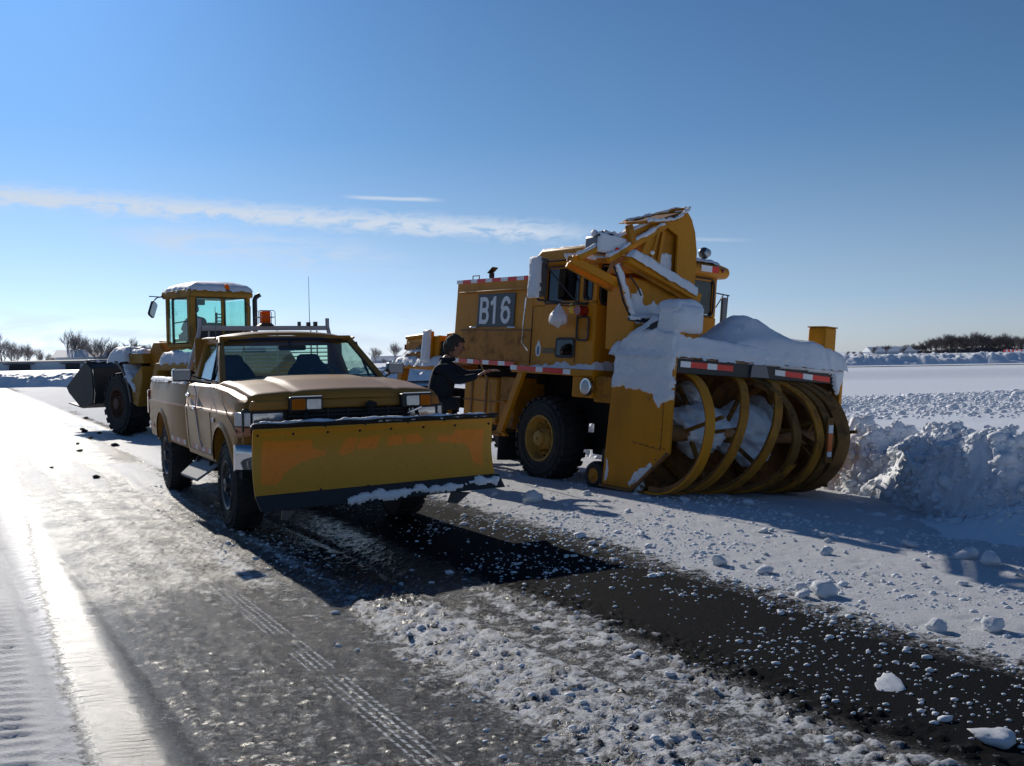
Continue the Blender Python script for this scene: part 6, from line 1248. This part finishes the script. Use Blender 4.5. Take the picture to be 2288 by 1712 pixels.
def hair_mesh(c_,ax,s,parent,curly=1,mt=HAIR):
    f,sd,u=ax; bm=bmesh.new(); bmesh.ops.create_icosphere(bm,subdivisions=5,radius=1)
    dele=[]
    co=np.array([v.co for v in bm.verts]); nzv=fbm(co[:,0]*7+3,co[:,1]*7+co[:,2]*6,3,5)
    for v,n_ in zip(bm.verts,nzv):
        x,y,z=v.co
        if (x>.30 and z<.42) or (x>-.05 and z<-.02 and True) or (z<-.42 and x>-.5) or z<-.66: dele.append(v)
        k=1.05+.22*(n_-.5)*curly; v.co=Vector(c_)+(f*(x*.098*k-.006)+sd*y*.080*k+u*(z*.122*k+.004))*s
    bmesh.ops.delete(bm,geom=dele,context='VERTS')
    me=bpy.data.meshes.new('hair'); bm.to_mesh(me); bm.free(); me.shade_smooth(); setmats(me,mt); o=bpy.data.objects.new('hair',me); C.objects.link(o); o.parent=parent
    m_=o.modifiers.new('s','SOLIDIFY'); m_.thickness=.012; m_.offset=-1; return o
def join_body(parts,mats,matfn,name,parent):
    bm=bmesh.new()
    for o,mi in parts:
        n0=len(bm.faces); bm.from_mesh(o.data); bm.faces.ensure_lookup_table()
        for f_ in bm.faces[n0:]:
            c_=f_.calc_center_median(); f_.material_index=matfn(c_,mi,f_.material_index)
        bpy.data.objects.remove(o)
    me=bpy.data.meshes.new(name); bm.to_mesh(me); bm.free(); me.shade_smooth(); setmats(me,mats); o=bpy.data.objects.new(name,me); C.objects.link(o); o.parent=parent; return o
EYE=mat('eye_dark',(.02,.015,.012),.3)
MAN=empty('person',(-.94,12.6,0),label='man in dark navy jacket reaching both arms toward the blower side',cat='person')
# local: x towards the machine (picture right), y away from the camera
V=[(.03,0,.97),(.07,0,1.12),(.095,0,1.28),(.11,0,1.42),(.145,0,1.50),(.175,0,1.545),  #0-5 pelvis..neck
   (.10,-.17,1.435),(.26,-.245,1.235),(.50,-.21,1.29),                               #6-8 near arm
   (.12,.17,1.435),(.34,.22,1.30),(.58,.16,1.335),                                   #9-11 far arm
   (-.02,-.10,.90),(.02,-.12,.50),(-.05,-.13,.09),(.08,-.14,.045),                    #12-15 near leg
   (.02,.10,.90),(.10,.12,.50),(.06,.13,.09),(.20,.14,.045)]
E_=[(0,1),(1,2),(2,3),(3,4),(4,5),(3,6),(6,7),(7,8),(3,9),(9,10),(10,11),(0,12),(12,13),(13,14),(14,15),(0,16),(16,17),(17,18),(18,19)]
Rd=[(.215,.185),(.25,.215),(.235,.205),(.185,.165),(.075,.075),(.062,.062),(.085,.085),(.060,.060),(.040,.040),(.085,.085),(.060,.060),(.040,.040),(.105,.10),(.072,.07),(.055,.05),(.048,.04),(.105,.10),(.072,.07),(.055,.05),(.048,.04)]
parts=[(skin_part([Vector(v) for v in V],E_,Rd,2,0),0)]
for p in hand((.50,-.21,1.29),(.75,.15,.45),(0,-.3,-1),curl=.3): parts.append((p,1))
for p in hand((.58,.16,1.335),(.95,.1,.15),(0,.2,-1),curl=.25,thumb=-1): parts.append((p,1))
hc=(.235,-.01,1.655); h_,hax=head(hc,(.93,.20,-.16),(.12,0,1),1.06); parts.append((h_,2))
def mf(c_,mi,own):
    if mi==1: return 0
    if mi==2: return 3 if own==1 else 0
    if c_.z<.93: return 2
    if c_.z>1.525: return 0
    return 1
join_body(parts,[SKIN,NAVY,TROU,EYE],mf,'body',MAN)
hair_mesh(hc,hax,1.06,MAN,1.6)
JK=MB()
JK.lathe([(.085,0),(.098,.02),(.090,.05),(.078,.052)],20,'z',(.145,0,1.475)); JK.build('collar',NAVY,MAN,smooth=60)
JK=MB().loft([[( .05+(.240+.008*i)*.92*math.cos(a)*(1 if math.cos(a)>0 else .9),(.222+.004*i)*math.sin(a),z) for a in [2*math.pi*k/24 for k in range(24)]] for i,z in enumerate((.88,.90,.97,1.03))],caps=False).build('jacket_hem',NAVY,MAN,solid=.012,smooth=60)
MAN.scale=(1.06,1.06,.985)
BT=mat('boot_leather',(.02,.016,.013),.6)
for x,y in ((-.03,-.135),(.08,.135)): MB().prism([(x-.11,-.0),(x+.19,-.0),(x+.20,.05),(x+.12,.10),(x+.05,.15),(x-.09,.15),(x-.12,.04)],'y',y-.05,y+.05).build('boot',BT,MAN,bev=.02)
rd=MB().tube([(-.40,12.52,1.49),(-.335,12.53,1.30),(-.27,12.55,1.18),(-.27,12.6,.80),(-.265,12.62,.45)],.010,6).build('tan_hose',WOOD); tag(rd,'thin tan hose hanging down beside the man in front of the side tank','hose')
# ---- loader driver
DRV=empty('person',(0,0,0),label='driver sitting in the loader cab seen through the green glass',cat='person')
V=[(-2.12,-.74,2.05),(-2.13,-.74,2.2),(-2.15,-.74,2.36),(-2.12,-.74,2.44),(-2.10,-.74,2.49),(-2.14,-.92,2.36),(-2.0,-1.0,2.16),(-1.86,-.96,2.22),(-2.14,-.56,2.36),(-2.0,-.52,2.16),(-1.86,-.66,2.22),(-1.78,-.86,2.06),(-1.74,-.86,1.90),(-1.78,-.62,2.06),(-1.74,-.62,1.90)]
V=[Vector(v) for v in V]
for v in V[:3]: pass
parts=[(skin_part(V,[(0,1),(1,2),(2,3),(3,4),(2,5),(5,6),(6,7),(2,8),(8,9),(9,10),(0,11),(11,12),(0,13),(13,14)],[(.15,.14),(.15,.13),(.12,.11),(.06,.06),(.055,.055),.07,.05,.035,.07,.05,.035,.08,.06,.08,.06],1,0),0)]
for p in hand((-1.86,-.96,2.22),(1,.3,.1),(0,0,-1),curl=.9): parts.append((p,1))
for p in hand((-1.86,-.66,2.22),(1,-.3,.1),(0,0,-1),curl=.9,thumb=-1): parts.append((p,1))
hc=(-2.07,-.74,2.585); h_,hax=head(hc,(1,-.25,-.1),(0,0,1),.92); parts.append((h_,2))
join_body(parts,[SKIN,NAVY,TROU,EYE],lambda c_,mi,own:(0 if mi==1 else (3 if own==1 else 0) if mi==2 else (0 if c_.z>2.46 else 1)),'body',DRV); hair_mesh(hc,hax,.92,DRV,.6)
on(LDR,DRV)
bpy.context.view_layer.update()
